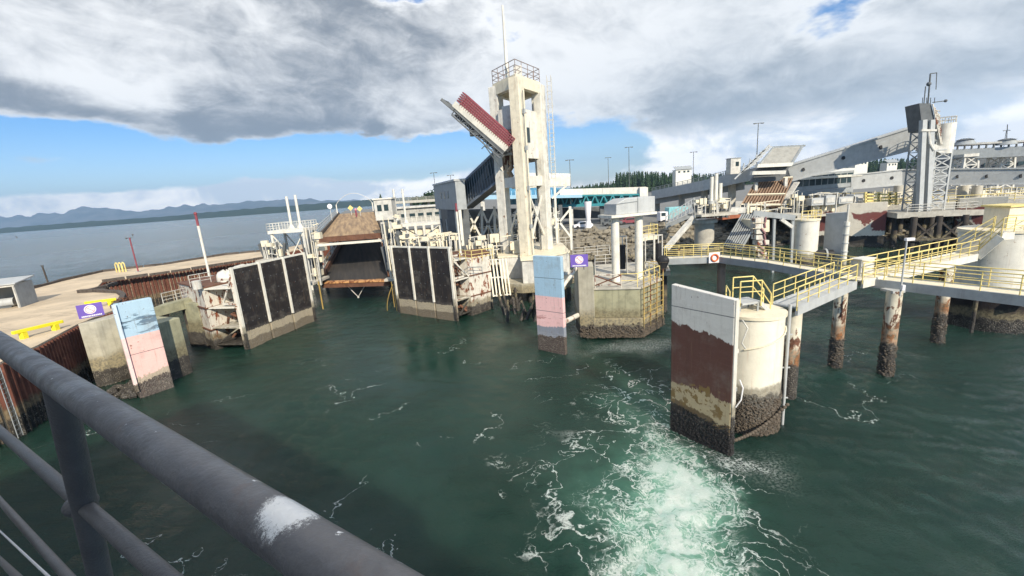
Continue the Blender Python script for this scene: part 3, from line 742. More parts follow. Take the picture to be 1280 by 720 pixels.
# shelter on the pier
def shelter():
    p = W(5, 389, ZP); t = thing('shelter', 'small grey open fronted shed at the left edge on the gravel pier', 'shed', V(p, ZP))
    c = V(p, ZP)+Vector((-2.6, 2.0, 0)); rz = rad(25); co, si = math.cos(rz), math.sin(rz)
    def q(x, y, z): return Vector((c.x+x*co-y*si, c.y+x*si+y*co, ZP+z))
    w_, d_, h_ = 2.3, 1.7, 2.5
    mb = MB(); mb.slab([q(w_, -d_, 0), q(w_, d_, 0), q(w_, d_, h_), q(w_, -d_, h_+.0)], q(-.08, 0, 0)-q(0, 0, 0))
    mb.slab([q(-w_, -d_, 0), q(-w_, d_, 0), q(-w_, d_, h_), q(-w_, -d_, h_)], q(.08, 0, 0)-q(0, 0, 0)); mb.slab([q(-w_+.1, d_, 0), q(w_-.1, d_, 0), q(w_-.1, d_, h_), q(-w_+.1, d_, h_)], q(0, -.08, 0)-q(0, 0, 0)); mb.build('wall', M['grey'], t)
    MB().slab([q(-w_-.2, -d_-.25, h_+.02), q(w_+.2, -d_-.25, h_+.02), q(w_+.2, d_+.2, h_+.35), q(-w_-.2, d_+.2, h_+.35)], (0, 0, .12)).build('roof', M['lgrey'], t)
    mb = MB()
    for x in (-w_+.1, 0, w_-.1): mb.bar(q(x, -d_-.05, 0), q(x, -d_-.05, h_), .12, .12)
    mb.bar(q(-w_, -d_-.05, h_-.1), q(w_, -d_-.05, h_-.1), .12, .2); mb.build('frame', M['pale'], t)
    b = thing('stored_tank', 'white drum shaped tank stored inside the grey shed', 'tank', q(.5, -.2, 0))
    MB().tube(q(-.6, -.2, .55), q(1.3, -.2, .55), .45, 14).build('drum', M['lgrey'], b); MB().box(q(.3, -.2, .08), (1.6, .8, .14), rz).build('cradle', M['dgrey'], b)
shelter()

def mast(px, py, z, pytop, r, bands, label, name='marker_pole', extra=None):
    b = W(px, py, z); t = thing(name, label, 'pole', b)
    # height from the photograph's top row
    lo, hi = 0., 30.
    for _ in range(40):
        m_ = (lo+hi)/2; p = b+Vector((0, 0, m_)); v = p-CAM; yy = 360-FPX*(v.dot(Yc)/v.dot(Fw))
        if yy > pytop: lo = m_
        else: hi = m_
    h = (lo+hi)/2
    for nm, f0, f1, mt_ in bands: MB().tube(b+Vector((0, 0, h*f0)), b+Vector((0, 0, h*f1)), r, 10).build(nm, mt_, t)
    MB().box(b+Vector((0, 0, .05)), (r*5, r*5, .1)).build('base_plate', M['grey'], t)
    if extra: extra(t, b+Vector((0, 0, h)))
    return t
def anem(t, p):
    mb = MB(); mb.tube(p+Vector((-.5, 0, -.1)), p+Vector((.6, 0, .05)), .035, 6); mb.tube(p+Vector((.6, 0, .05)), p+Vector((.6, 0, .35)), .03, 6)
    mb.ball(p+Vector((.6, 0, .4)), .13); mb.ball(p+Vector((-.5, 0, -.05)), .15); mb.build('wind_vane', M['dgrey'], t)
mast(173, 340, ZP, 297, .10, [('pole', 0, 1, M['red'])], 'thin dark red mast with wind vane on the far side of the pier', 'weather_mast', anem)
mast(262, 346, 6.3, 268, .13, [('white_pole', 0, .82, M['white']), ('red_tip', .82, 1, M['red'])], 'white pole with a red tip standing on the left steel caisson', 'marker_pole', lambda t, p: MB().ball(p+Vector((0, 0, .08)), .18).build('lamp', M['red'], t))
# channel markers out on the water
for px, py, tp, lb in ((59, 347, 333, 'short dark timber piling in the sea beyond the pier'), (22, 297.5, 289, 'far small channel post near the distant shore')):
    b = W(px, py, 0 if py < 300 else 4.); b = V(b, b.z)
    tt = thing('channel_post', lb, 'post', V(b, 0)); s_ = b.y/60
    hh = b.z+1.6*s_ if py > 300 else 3.4
    MB().tube(V(b, -.5), V(b, hh)+Vector((-.2*s_, 0, 0)), .13*max(1, s_*.35), 8).build('pile', M['timber'], tt)
    MB().box(V(b, hh)+Vector((-.2*s_, 0, .1)), (.5*max(1, s_*.3), .1, .3)).build('board', M['dgrey'], tt)
# small yellow rail frame
b = W(152, 340, ZP); t = thing('hooped_barrier', 'small yellow hooped frame at the far edge of the pier', 'frame', b)
mb = MB()
for x in (-.55, 0, .55): mb.poly([b+Vector((x-.22, 0, 0)), b+Vector((x-.22, 0, 1.3)), b+Vector((x, 0, 1.6)), b+Vector((x+.22, 0, 1.3)), b+Vector((x+.22, 0, 0))], .09, 6)
mb.build('hoop', M['yellow'], t)

# ================================================================ generic steelwork
def railing(parent, pts, h=1.1, step=1.4, mat=None, r=.03, levels=(1., .62, .3), name='railing', kick=False, posts=True):
    mat = mat or M['yellow']; pts = [Vector(p) for p in pts]; mb = MB()
    for lv in levels: mb.poly([p+Vector((0, 0, h*lv)) for p in pts], r*(1. if lv == 1. else .8), 6)
    if kick:
        for a, b in zip(pts, pts[1:]): mb.bar(a+Vector((0, 0, .08)), b+Vector((0, 0, .08)), .02, .12)
    spots = []
    for a, b in zip(pts, pts[1:]):
        L = (b-a).length; n = max(1, round(L/step))
        spots += [lerp(a, b, i/n) for i in range(n)]
    spots.append(pts[-1])
    if not posts:
        for p in spots: mb.tube(p+Vector((0, 0, -.15)), p+Vector((0, 0, h)), r, 6)
    o = mb.build(name, mat, parent)
    if posts:
        for p in spots: MB().tube(p+Vector((0, 0, -.2)), p+Vector((0, 0, h)), r, 6).build('post', mat, o)
    return o
def truss(mb, a, b, hgt, n, r, up=Vector((0, 0, 1)), zig=True):
    a, b = Vector(a), Vector(b); mb.bar(a, b, r*2); mb.bar(a+up*hgt, b+up*hgt, r*2)
    for i in range(n):
        p, q = lerp(a, b, i/n), lerp(a, b, (i+1)/n); mb.bar(p, p+up*hgt, r*1.3)
        if zig: mb.bar(p if i % 2 else p+up*hgt, (q+up*hgt) if i % 2 else q, r*1.2)
        else: mb.bar(p, q+up*hgt, r); mb.bar(p+up*hgt, q, r)
    mb.bar(b, b+up*hgt, r*1.3)
def xtower(mb, c, sx, sy, z0, z1, n, r, rz=0., taper=1.):
    co, si = math.cos(rz), math.sin(rz)
    def q(i, z):
        f = 1+(taper-1)*(z-z0)/(z1-z0); x, y = ((-1, -1), (1, -1), (1, 1), (-1, 1))[i]; x *= sx/2*f; y *= sy/2*f
        return Vector((c[0]+x*co-y*si, c[1]+x*si+y*co, z))
    for i in range(4):
        mb.bar(q(i, z0), q(i, z1), r*2)
        for k_ in range(n):
            za = z0+(z1-z0)*k_/n; zb = z0+(z1-z0)*(k_+1)/n; j = (i+1) % 4
            mb.bar(q(i, za), q(j, zb), r); mb.bar(q(i, zb), q(j, zb), r*1.2)
            mb.bar(q(j, za), q(i, zb), r)

# ================================================================ LEFT DOLPHIN with the flag coloured board
def board(parent, a, b, z0, z1, th, mat, name='fender_board', lean=0., trim=M['pale']):
    a, b = Vector((*a[:2], 0)), Vector((*b[:2], 0)); d = (b-a).normalized(); n = Vector((d.y, -d.x, 0))
    if n.dot(CAM-a) < 0: n = -n
    top = n*(-lean)
    mb = MB(); q = [V(a, z0), V(b, z0), V(b, z1)+top, V(a, z1)+top]
    mb.slab(q, -n*th); o = mb.build(name, mat, parent, .03)
    return n, d
t = thing('mooring_dolphin', 'grey concrete dolphin on the left beside the gravel pier', 'dolphin', (-30, 32, 0))
blk = [wp(97, 405), wp(122, 401), wp(146, 392), (-31.6, 37.5), (-35.5, 36.5)]
a_ = W(97, 405, 5.4); b_ = W(119, 402, 5.4); c_ = W(146, 393, 5.4)
MB().prism([(a_.x, a_.y), (b_.x, b_.y), (b_.x+1.3, b_.y+2.6), (a_.x+.3, a_.y+3.6)], -1, 5.4).build('concrete_block', M['conc'], t, .05)
MB().prism([(b_.x+.3, b_.y+1.5), (-28.6, 32.6), (-27.9, 35.2), (b_.x+.8, b_.y+3.4)], -1, 4.9).build('rear_block', M['conc_olive'], t, .05)
rnd = random.Random(4); mb = MB()
for _ in range(60): mb.rock((-30.2+rnd.uniform(-1.3, 2.0), 31.5+rnd.uniform(-.9, 1.4), rnd.uniform(-.1, .5)), rnd.uniform(.2, .5), rnd)
o = mb.build('mussel_clump', M['timber'], t); o['kind'] = 'stuff'
t2 = thing('fender_panel', 'blue over pink fender board leaning out at the left dolphin', 'fender', (-27.6, 31, 0))
ea = W(176, 498); MB().bar((ea.x-.06, ea.y-.06, .6), (ea.x-.06, ea.y-.06, 7.28), .22, .34, up=(.75, -.66, 0)).build('edge_trim', M['flagedge'], t2)
board(t2, W(176, 498), W(218, 484), -.6, 7.3, .55, M['flag'])
p0 = PL(128, 412, W(136, 470), W(178, 470)); mb = MB()
mb.tube((-30.6, 32.9, 5.2), (-28.5, 31.3, 3.0), .07, 8); mb.tube((-29.8, 34.2, 1.8), (-28.2, 32.0, 1.8), .16, 8); mb.tube((-29.4, 33.9, 4.4), (-27.8, 32.3, 5.0), .10, 8); mb.build('strut', M['pale'], t2)
def sign(px, py, z, wpx, label, zpole):
    """purple notice board, white disc with a pink bar; face towards the ship"""
    c = W(px, py, z); t = thing('no_entry_sign', label, 'sign', V(c, zpole)); f = Vector((CAM.x-c.x, CAM.y-c.y, 0)).normalized(); s_ = Vector((-f.y, f.x, 0))
    w_ = wpx/FPX*(c-CAM).dot(Fw)/2*((c-CAM).normalized().dot(Fw)); h_ = w_*.72
    if s_.dot(Xc) < 0: s_ = -s_
    up = Vector((0, 0, 1))
    MB().slab([c-s_*w_-up*h_, c+s_*w_-up*h_, c+s_*w_+up*h_, c-s_*w_+up*h_], -f*.05).build('board', M['purple'], t)
    cc = c+up*h_*.16; n = 28; R_ = h_*.66
    MB().slab([cc+f*.012+s_*R_*math.cos(2*math.pi*i/n)+up*R_*math.sin(2*math.pi*i/n) for i in range(n)], -f*.008).build('disc', M['signwhite'], t)
    mb = MB(); R_ *= .78
    for i in range(n):
        a, b = 2*math.pi*i/n, 2*math.pi*(i+1)/n
        mb.bar(cc+f*.02+s_*R_*math.cos(a)+up*R_*math.sin(a), cc+f*.02+s_*R_*math.cos(b)+up*R_*math.sin(b), .008, R_*.16, up=f.cross(s_))
    mb.bar(cc+f*.024+(-s_+up)*R_*.7, cc+f*.024+(s_-up)*R_*.7, .01, R_*.18, up=(s_+up)); mb.build('prohibition_ring', M['signpink'], t)
    mb = MB(); rn = random.Random(int(px))
    for r_ in (0, ):
        x = -.78
        while x < .78:
            l_ = rn.uniform(.07, .13); mb.bar(c+f*.014+s_*w_*x-up*h_*.78, c+f*.014+s_*w_*min(.8, x+l_)-up*h_*.78, .006, h_*.2); x += l_+.035
    mb.build('white_lettering', M['signwhite'], t)
    mb = MB()
    for k_ in (-.5, .5): mb.bar(V(c+s_*w_*k_-f*.09, zpole), c+s_*w_*k_-f*.09+up*h_*.8, .07)
    mb.build('post', M['dgrey'], t)
sign(113, 388, 5.95, 33, 'purple sign with a white disc above the left concrete dolphin', 5.4)

# low linking platform between left dolphin and steel caisson
t = thing('link_platform', 'weathered concrete walkway slab with rails behind the left fender board', 'platform', (-33, 44, 0))
pa, pb = W(188, 386, 4.9), W(255, 369, 4.9)
dpl = Vector((-.5, 2.4, 0))
MB().slab([pa, pb, pb+dpl, pa+dpl], (0, 0, -.9)).build('slab', M['conc_olive'], t)
mb = MB()
for f in (.05, .5): q = lerp(pa, pb, f)+dpl*.5; mb.cyl(q.x, q.y, -1, 4.1, .45, 12)
mb.build('pile', M['pile_dark'], t)
railing(t, [pa+dpl*.9, pb+dpl*.9], 1.0, 1.3, M['pale'], .035, posts=False)
q = lerp(pa, pb, .62); MB().prism([(q.x-.3, q.y), (q.x+1.6, q.y-.7), (q.x+1.9, q.y+1.0), (q.x, q.y+1.6)], -.5, 4.6).build('pier_column', M['conc_olive'], t, .04)

# ================================================================ WING DOLPHINS (steel caisson + black fender)
def caisson(t, foot, h, recess, mat=M['rust_white']):
    """faceted steel box with flange ledges; open shelving on the recess side"""
    MB().prism(foot, -.6, h).build('shell', mat, t, .03)
    mb = MB()
    cx = sum(p[0] for p in foot)/len(foot); cy = sum(p[1] for p in foot)/len(foot)
    for z in (h, h*.68, h*.33):
        mb.prism([(cx+(p[0]-cx)*1.035, cy+(p[1]-cy)*1.035) for p in foot], z-.06, z+.06)
    mb.build('ledge', M['rust'], t)
def black_panel(a, b, label, z1=7.9, flip=False):
    a, b = Vector((a.x, a.y, 0)), Vector((b.x, b.y, 0)); t = thing('black_fender_panel', label, 'fender', (a+b)/2)
    d = (b-a).normalized(); n = Vector((d.y, -d.x, 0))
    if n.dot(CAM-(a+b)/2) < 0: n = -n
    for i in range(3):
        p, q = lerp(a, b, i/3+.012), lerp(a, b, (i+1)/3-.012)
        MB().slab([V(p, -.8), V(q, -.8), V(q, z1), V(p, z1)], -n*.35).build('facing', M['blackboard'], t, .03)
    mb = MB()
    for i in range(3):
        for fx in (.12, .38, .62, .88):
            for z in (2.6, 3.9, 5.2, 6.5, 7.5): p = lerp(a, b, (i+fx)/3)+n*.0; mb.tube(V(p, z), V(p, z)+n*.03, .05, 6)
    mb.build('bolt_heads', M['dgrey'], t)
    mb = MB()
    for i in range(4):
        p = lerp(a, b, i/3)+n*.05; zb = 1.9 if i in (1, 2) else .1
        MB().bar(V(p, zb), V(p, z1+.25), .22, .2, up=(d.x, d.y, 0)).build('post', M['white_tide' if i in (0, 3) else 'white'], t)
    mb.bar(V(a, z1+.12)-n*.15, V(b, z1+.12)-n*.15, .3, .16)
    mb.build('top_rail', M['white'], t)
    mb = MB()
    for i in range(4):
        p = lerp(a, b, .02+i*.32)-n*.4
        for z in (2.2, 4.6, 7.): mb.bar(V(p, z), V(p, z)-n*1.6, .18)
        mb.bar(V(p, 7.)-n*.1, V(p, 4.6)-n*1.6, .14); mb.bar(V(p, -.5), V(p, 7.6), .22)
    mb.build('back_frame', M['rust_white'], t)
    return t, a, b, n, d
# left side
aL, bL = W(310, 437.5), W(394, 401)
t, a, b, nL, dL = black_panel(aL, bL, 'black three bay fender wall on the left side of the berth')
t = thing('steel_caisson', 'rust streaked white steel caisson behind the left black fender wall', 'caisson', (-31, 45, 0))
f0, f1 = W(240, 424), W(270, 438)
p3 = a-nL*2.2+dL*1.2
footL = [(f0.x, f0.y), (f1.x, f1.y), (p3.x-.6, p3.y+1.6), (b.x-3.2, b.y-1.0), (f0.x+3, f0.y+7)]
caisson(t, footL, 6.3, None)
# open shelves between caisson and fender
mb = MB(); e0 = Vector((f1.x, f1.y, 0))
for z in (6.1, 4.2, 2.2, .5):
    mb.slab([V(e0, z)+Vector((.1, .1, 0)), V(a, z)-nL*.6-dL*.0, V(a, z)-nL*.6+dL*1.0, V(e0, z)+Vector((1.2, 2.6, 0))], (0, 0, .12))
mb.bar(V(e0, .6)+Vector((.2, .1, 0)), V(a, 2.2)-nL*.6, .12); mb.build('shelf_frame', M['white_tide'], t)
mb = MB(); rn = random.Random(9)
for i in range(7):
    z = rn.uniform(.8, 5.6); p = lerp(e0+Vector((.5, 1.2, 0)), a-nL*.9+dL*.6, rn.random()); mb.tube(V(p, z), V(p, z)+Vector((rn.uniform(-.8, .8), rn.uniform(-.2, .6), rn.uniform(-.9, .9))), .13, 8)
mb.build('fender_linkage', M['rust'], t)
railing(t, [W(238, 357, 6.4), W(264, 352, 6.4)], 1.0, 1.0, M['pale'], .035, posts=False)
MB().cyl(W(247, 360, 6.4).x, W(247, 360, 6.4).y, 6.3, 7.1, .38, 12).build('bollard', M['pale'], t)
def tarp(c, s_, label):
    t = thing('canvas_cover', label, 'cover', c); rn = random.Random(int(c[0]*10)); mb = MB(); n = 14; vs = []; fs = []
    for j in range(6):
        for i in range(n):
            a_ = 2*math.pi*i/n; k_ = (1-(j/5)**2.2)**.5 if j < 5 else .12
            vs.append((c[0]+s_[0]*k_*math.cos(a_)*(1+.22*math.sin(3*a_+j*.7)), c[1]+s_[1]*k_*math.sin(a_)*(1+.18*math.cos(5*a_+j)), c[2]+s_[2]*j/5*(1+.22*math.sin(2*a_+1.))))
    for j in range(5):
        for i in range(n): fs.append((j*n+i, j*n+(i+1) % n, (j+1)*n+(i+1) % n, (j+1)*n+i))
    fs.append(tuple(5*n+i for i in range(n))); mb.add(vs, fs, True); mb.build('cover', M['pale'], t)
    mb = MB(); mb.box((c[0], c[1], c[2]+.05), (s_[0]*1.7, s_[1]*1.7, .1)); mb.build('pallet', M['timber'], t)
tarp(W(284, 351, 6.35), (1.0, .9, 1.0), 'pale canvas covered winch beside the red tipped pole')
tarp(W(308, 339, 6.35), (1.7, 1.1, .75), 'wide pale canvas cover behind the left black fender wall')
# rear fender gear
mb = MB()
# right side
aR, bR = W(500, 391), W(571, 402)
t, a, b, nR, dR = black_panel(aR, bR, 'black three bay fender wall on the right side of the berth', 7.85)
t = thing('steel_caisson', 'white steel caisson with a rust red face near the white tower', 'caisson', (-4, 49, 0))
g0, g1, g2 = W(568, 396), W(591, 394), W(617, 386)
h0 = Vector((-5.9, 47.5, 0))
caisson(t, [(h0.x, h0.y), (g1.x, g1.y), (g2.x, g2.y), (g2.x-1., g2.y+4.5), (h0.x-3, h0.y+4)], 6.6, None)
mb = MB()
for z in (6.45, 4.3, 2.1, .5):
    mb.slab([V(g1, z), V(b, z)-nR*.5, V(b, z)-nR*.5-dR*1.4, V(h0, z)], (0, 0, .12))
mb.bar(V(g1, 2.2), V(b, .6)-nR*.5, .13); mb.bar(V(g1, 4.4), V(b, 6.4)-nR*.5, .13); mb.build('shelf_frame', M['white_tide'], t)
mb = MB()
for i in range(8):
    z = rn.uniform(.8, 6.); p = lerp(V(h0, 0), b-nR*.6, rn.random()); mb.tube(V(p, z), V(p, z)+Vector((rn.uniform(-.9, .9), rn.uniform(-.2, .4), rn.uniform(-.7, .7))), .15, 8)
mb.build('fender_linkage', M['rust'], t)
railing(t, [W(575, 324, 6.65), W(590, 326, 6.65), W(616, 322, 6.65)], 1.0, 1.2, M['yellow'], .035, posts=False)
mast(576, 318, 6.6, 254, .12, [('white_pole', 0, .84, M['white']), ('red_tip', .84, 1, M['red'])], 'white pole with a dark red tip in front of the grey waiting room', 'marker_pole')

# white ladder-like rubbing frame leaning by the tower
t = thing('rubbing_frame', 'leaning white slatted fender frame between caisson and tower base', 'fender', W(625, 372, 2.4))
mb = MB(); ta, tb = PY(611, 324, 49.5), PY(632, 323, 50.5); ba, bb = PY(617, 371, 48.2), PY(638, 369, 49.2)
for f in (0, .2, .4, .62, .8, 1.): MB().bar(lerp(ta, tb, f), lerp(ba, bb, f), .16, .16).build('slat', M['cream'], t)
for f in (.02, .5, .98): mb.bar(lerp(ta, ba, f)+Vector((0, .12, 0)), lerp(tb, bb, f)+Vector((0, .12, 0)), .14)
mb.build('crossbar', M['pale'], t)
# broken piles
t = thing('broken_piles', 'cluster of broken weed covered timber piles under the tower platform', 'piles', W(640, 400, 0))
mb = MB(); rn = random.Random(21)
for i in range(16):
    p = W(rn.uniform(628, 668), rn.uniform(386, 404), 0); mb.tube(V(p, -.5), V(p, rn.uniform(.8, 2.8))+Vector((rn.uniform(-1.4, 1.8), rn.uniform(-.3, 1.), 0)), rn.uniform(.14, .26), 8, .12)
mb.build('stump', M['pile_dark'], t)

# ================================================================ CAR RAMP (two levels)
nr, nr2 = W(403, 352, 3.0), W(487, 349, 3.0)
t = thing('car_ramp', 'steel vehicle ramp with a black lower apron and orange edged lip', 'ramp', (nr+nr2)/2)
br, br2 = W(432, 303, 4.9), W(474, 300, 4.9); br = V(W(428, 302, 4.9)); br2 = V(W(476, 299, 4.9))
MB().slab([nr, nr2, br2, br], (0, 0, -.5)).build('lower_deck', M['rampdark'], t)
d1 = (br-nr).normalized(); d2 = (br2-nr2).normalized()
MB().slab([nr-d1*.6+Vector((0, 0, -.06)), nr2-d2*.6+Vector((0, 0, -.06)), nr2+d2*.35+Vector((0, 0, .02)), nr+d1*.35+Vector((0, 0, .02))], (0, 0, -.14)).build('lip', weathered('orange_edge', (.62, .33, .13), .7, rust=.75, streak=.3, rustc=(.25, .09, .035)), t)
MB().bar(nr-d1*.3+Vector((0, 0, -.5)), nr2-d2*.3+Vector((0, 0, -.5)), .35, .6).build('nose_beam', M['rust'], t)
for s_, p, q in ((1, nr, br), (-1, nr2, br2)):
    mb = MB(); mb.bar(p+Vector((0, 0, .35)), q+Vector((0, 0, .35)), .35, .9); mb.build('side_girder', M['rust'], t)
    mb = MB(); truss(mb, p+Vector((-.3*s_, 0, .8)), q+Vector((-.3*s_, 0, .8)), .9, 9, .05); mb.build('side_truss', M['pale'], t)
# underside pulley rods
mb = MB(); mid = (nr+nr2)/2
for s_ in (-1.6, 1.2): mb.tube(V(mid, 2.4)+Vector((s_, .6, 0)), V(mid, .6)+Vector((-.1, .4, 0)), .05, 6)
mb.ball(V(mid, .55)+Vector((-.1, .4, 0)), .16); mb.build('hanging_stay', M['pale'], t)
# upper deck
UZ = 8.4
ua, ub = W(399, 298, UZ), W(479, 292, UZ)
UF = 10.6
va, vb = W(424, 267.5, UF), W(468, 264.5, UF)
t = thing('upper_ramp', 'tan planked upper ramp above the black vehicle apron', 'ramp', (ua+ub)/2)
MB().slab([ua, ub, vb, va], (0, 0, -.3)).build('deck', M['plank'], t)
MB().bar(ua+Vector((0, -.1, -.25)), ub+Vector((0, -.1, -.25)), .3, .8).build('nose_beam', M['rust'], t)
MB().bar(ua+Vector((-.6, -.2, -1.0)), ub+Vector((.6, -.2, -1.0)), .25, .35).build('cross_beam', M['white'], t)
for nm, p, q, k_ in (('l', ua, va, -1), ('r', ub, vb, 1)):
    MB().bar(p+Vector((0, 0, .25)), q+Vector((0, 0, .25)), .3, .7).build('kerb_girder', M['timber'], t)
    railing(t, [p+Vector((k_*.5, 0, .3)), q+Vector((k_*.5, 0, .3))], 1.3, 3., M['pale'], .05, posts=False)
mb = MB()
for p in (ua, ub): mb.bar(V(p, -1), V(p, UZ-1), .35)
for f in (.3, .6, .95):
    for p, q in ((ua, va), (ub, vb)): r_ = lerp(p, q, f); mb.bar(V(r_, -1), V(r_, r_.z-.3), .5)
mb.build('column', M['rust_white'], t)
MB().slab([va, vb, W(466, 261, UF), W(432, 263, UF)], (0, 0, -.8)).build('approach_deck', M['asphalt'], t)
# arch over the road
t = thing('arch_gantry', 'thin white arch spanning the far end of the upper ramp', 'gantry', PY(444, 262, 122))
mb = MB(); A0, A1 = PY(421, 262, 122), PY(466, 259, 122); n = 20
for i in range(n):
    def ap(f): return lerp(A0, A1, f)+Vector((0, 0, 1.2+2.9*math.sin(math.pi*f)**.75))
    mb.tube(ap(i/n), ap((i+1)/n), .06, 6)
mb.build('arch', M['white'], t); mb = MB()
for p in (A0, A1): mb.tube(p-Vector((0, 0, 1)), p+Vector((0, 0, 1.3)), .16, 8)
mb.build('leg', M['white'], t)
for px, py, lb, mt_ in ((438, 258, 'yellow diamond road sign left of the small red hydrant post on the upper ramp', M['yellow']), (449.5, 259, 'pale yellow diamond road sign right of the red post on the upper ramp', M['yellow'])):
    c = PY(px, py+2, 119); t = thing('diamond_sign', lb, 'sign', c-Vector((0, 0, 1.6)))
    MB().slab([c+Vector((0, 0, -.75)), c+Vector((.75, 0, 0)), c+Vector((0, 0, .75)), c+Vector((-.75, 0, 0))], (0, .08, 0)).build('board', mt_, t); MB().tube(c+Vector((0, .12, -1.9)), c+Vector((0, .12, 0)), .07, 6).build('post', M['pale'], t)
c = PY(445, 266, 112); t = thing('red_post', 'small red post in the middle of the upper ramp end', 'post', c-Vector((0, 0, 1)))
MB().tube(c-Vector((0, 0, 1)), c+Vector((0, 0, .6)), .22, 8).build('shaft', M['red'], t); MB().ball(c+Vector((0, 0, .8)), .3).build('cap', M['signpink'], t)
c = PY(412, 258, 100); t = thing('round_sign', 'white round sign at the far left of the upper ramp', 'sign', c-Vector((0, 0, 3)))
MB().tube(c, c+Vector((0, .1, 0)), .55, 16).build('disc', M['signwhite'], t); MB().tube(c-Vector((0, -.12, 3.2)), c+Vector((0, .12, 0)), .07, 6).build('post', M['pale'], t)
# ochre hoses hanging by the ramp
for i, (x, lb) in enumerate(((401, 'ochre guide pole hanging left of the black ramp apron'), (490, 'ochre looped hose hanging right of the ramp apron beside the black fender'))):
    t = thing('hanging_hose', lb, 'hose', W(x, 372, 2)); p = PY(x-3 if i == 0 else x, 352, 51.5); mb = MB()
    if i == 0: mb.tube(p, p+Vector((0.1, -.2, -3.4)), .09, 8)
    else:
        for k_ in range(3):
            pts = [p+Vector((.15*k_-.1-1.05*math.sin(math.pi*u*.5)*(k_ == 1), -.1*k_, -3.2*u-.35*k_)) for u in [j/8 for j in range(9)]]; mb.poly(pts, .05, 6)
    mb.build('hose', M['rope'], t)

# gate tower pair: white hoist frames with twin pipes each side of the ramp
def hoist(px0, px1, pyb, pyt, zb, pole_px, pole_top, label, plabel):
    a, b = W(px0, pyb, zb), W(px1, pyb, zb); Y = (a.y+b.y)/2; a = PY(px0, pyb, Y); b = PY(px1, pyb-1, Y); top = PY(px0, pyt, Y).z; dpt = 4.
    t = thing('hoist_frame', label, 'frame', V((a+b)/2, zb)); mb = MB(); z0 = -1.
    for p in (a, b):
        for dy in (0, dpt): MB().bar((p.x, p.y+dy, z0), (p.x, p.y+dy, top), .32).build('leg', M['white'], t)
    MB().slab([(a.x-.4, a.y-.4, top), (b.x+.4, a.y-.4, top), (b.x+.4, a.y+dpt+.4, top), (a.x-.4, a.y+dpt+.4, top)], (0, 0, .5)).build('platform', M['white'], t)
    for dy in (0, dpt): mb.bar((a.x, a.y+dy, top-.1), (lerp(a, b, .5).x, a.y+dy, zb+.6), .16); mb.bar((b.x, a.y+dy, top-.1), (lerp(a, b, .5).x, a.y+dy, zb+.6), .16); mb.bar((a.x, a.y+dy, zb+.5), (b.x, a.y+dy, zb+.5), .2)
    mb.build('brace', M['white'], t)
    z = top+.5; railing(t, [(a.x-.4, a.y-.4, z), (b.x+.4, a.y-.4, z), (b.x+.4, a.y+dpt+.4, z), (a.x-.4, a.y+dpt+.4, z), (a.x-.4, a.y-.4, z)], 1.1, .9, M['white'], .035, posts=False)
    for i, (x, tp) in enumerate(zip(pole_px, pole_top)):
        lb = plabel[i]; q = PY(x, pyt, Y+1.5); hh = PY(x, tp, Y+1.5).z; tt = thing('vent_pipe', lb, 'pipe', V(q, z)); MB().tube(V(q, z), V(q, hh), .2, 10).build('pipe', M['white'], tt); MB().tube(V(q, z), V(q, z+.7), .5, 10, .2).build('base_cone', M['white'], tt)
hoist(346, 385, 326, 292, 5., (366, 377), (245, 243), 'white railed hoist frame behind the left black fender wall', ('left white pipe on the left hoist frame', 'right white pipe on the left hoist frame'))
hoist(497, 552, 304, 284, 5., (497.5, 508.5), (236, 236), 'low white braced hoist frame behind the right black fender wall', ('left white pipe right of the car ramp', 'right white pipe right of the car ramp'))

# clutter of posts and rails behind both fender walls
def clutter(x0, x1, y0, y1, z, Yd, label, seed, n=26):
    rn = random.Random(seed); t = thing('walkway_steelwork', label, 'steelwork', PY((x0+x1)/2, y1, Yd)); mb = MB(); mb2 = MB()
    for i in range(n):
        Y = Yd+rn.uniform(-2.5, 2.5); p = PY(rn.uniform(x0, x1), y1, Y); h = (y1-y0)/FPX*Y*rn.uniform(.45, 1.)
        (mb if rn.random() < .6 else mb2).bar(p-Vector((0, 0, 1.2)), p+Vector((rn.uniform(-.2, .2), 0, h)), rn.uniform(.06, .15))
    for i in range(n//2):
        Y = Yd+rn.uniform(-2, 2); xa = rn.uniform(x0, x1-6); xb = xa+rn.uniform(6, (x1-x0)*.5); y = rn.uniform(y0, y1)
        (mb if rn.random() < .5 else mb2).bar(PY(xa, y, Y), PY(min(x1, xb), y-rn.uniform(-2, 4), Y), .11)
    for i in range(n//3):
        Y = Yd+rn.uniform(-2, 2); p = PY(rn.uniform(x0, x1), rn.uniform(y0+4, y1), Y); mb2.box(p, (rn.uniform(.4, 1.2), rn.uniform(.4, 1.), rn.uniform(.4, 1.1)))
    mb3 = MB()
    for i in range(n): Y = Yd+rn.uniform(0, 3.5); p = PY(rn.uniform(x0, x1), y1, Y); h = (y1-y0)/FPX*Y*rn.uniform(.3, .9); mb3.bar(p-Vector((0, 0, 1.2)), p+Vector((rn.uniform(-.9, .9), 0, h)), rn.uniform(.15, .5))
    mb3.build('girder', M['dgrey'], t)  # dark bars stand in for the shaded gaps among the posts
    mb.build('post', M['pale'], t); mb2.build('handrail', M['cream'], t)
    q = PY((x0+x1)/2, y1+3, Yd); MB().box((q.x, q.y, q.z-.3), ((x1-x0)/FPX*Yd, 5, .3)).build('deck', M['conc_dry'], t)
clutter(388, 402, 280, 345, 5, 57, 'tangle of pale posts and brackets left of the ramp', 3, 20)
clutter(486, 500, 268, 340, 5, 58, 'tangle of pale posts and machinery right of the ramp', 4, 22)
clutter(500, 575, 290, 313, 5, 57, 'pale railings and platforms above the right black fender wall', 5, 34)
clutter(330, 352, 300, 318, 5, 68, 'low pale pipework behind the white hoist frame', 6, 14)
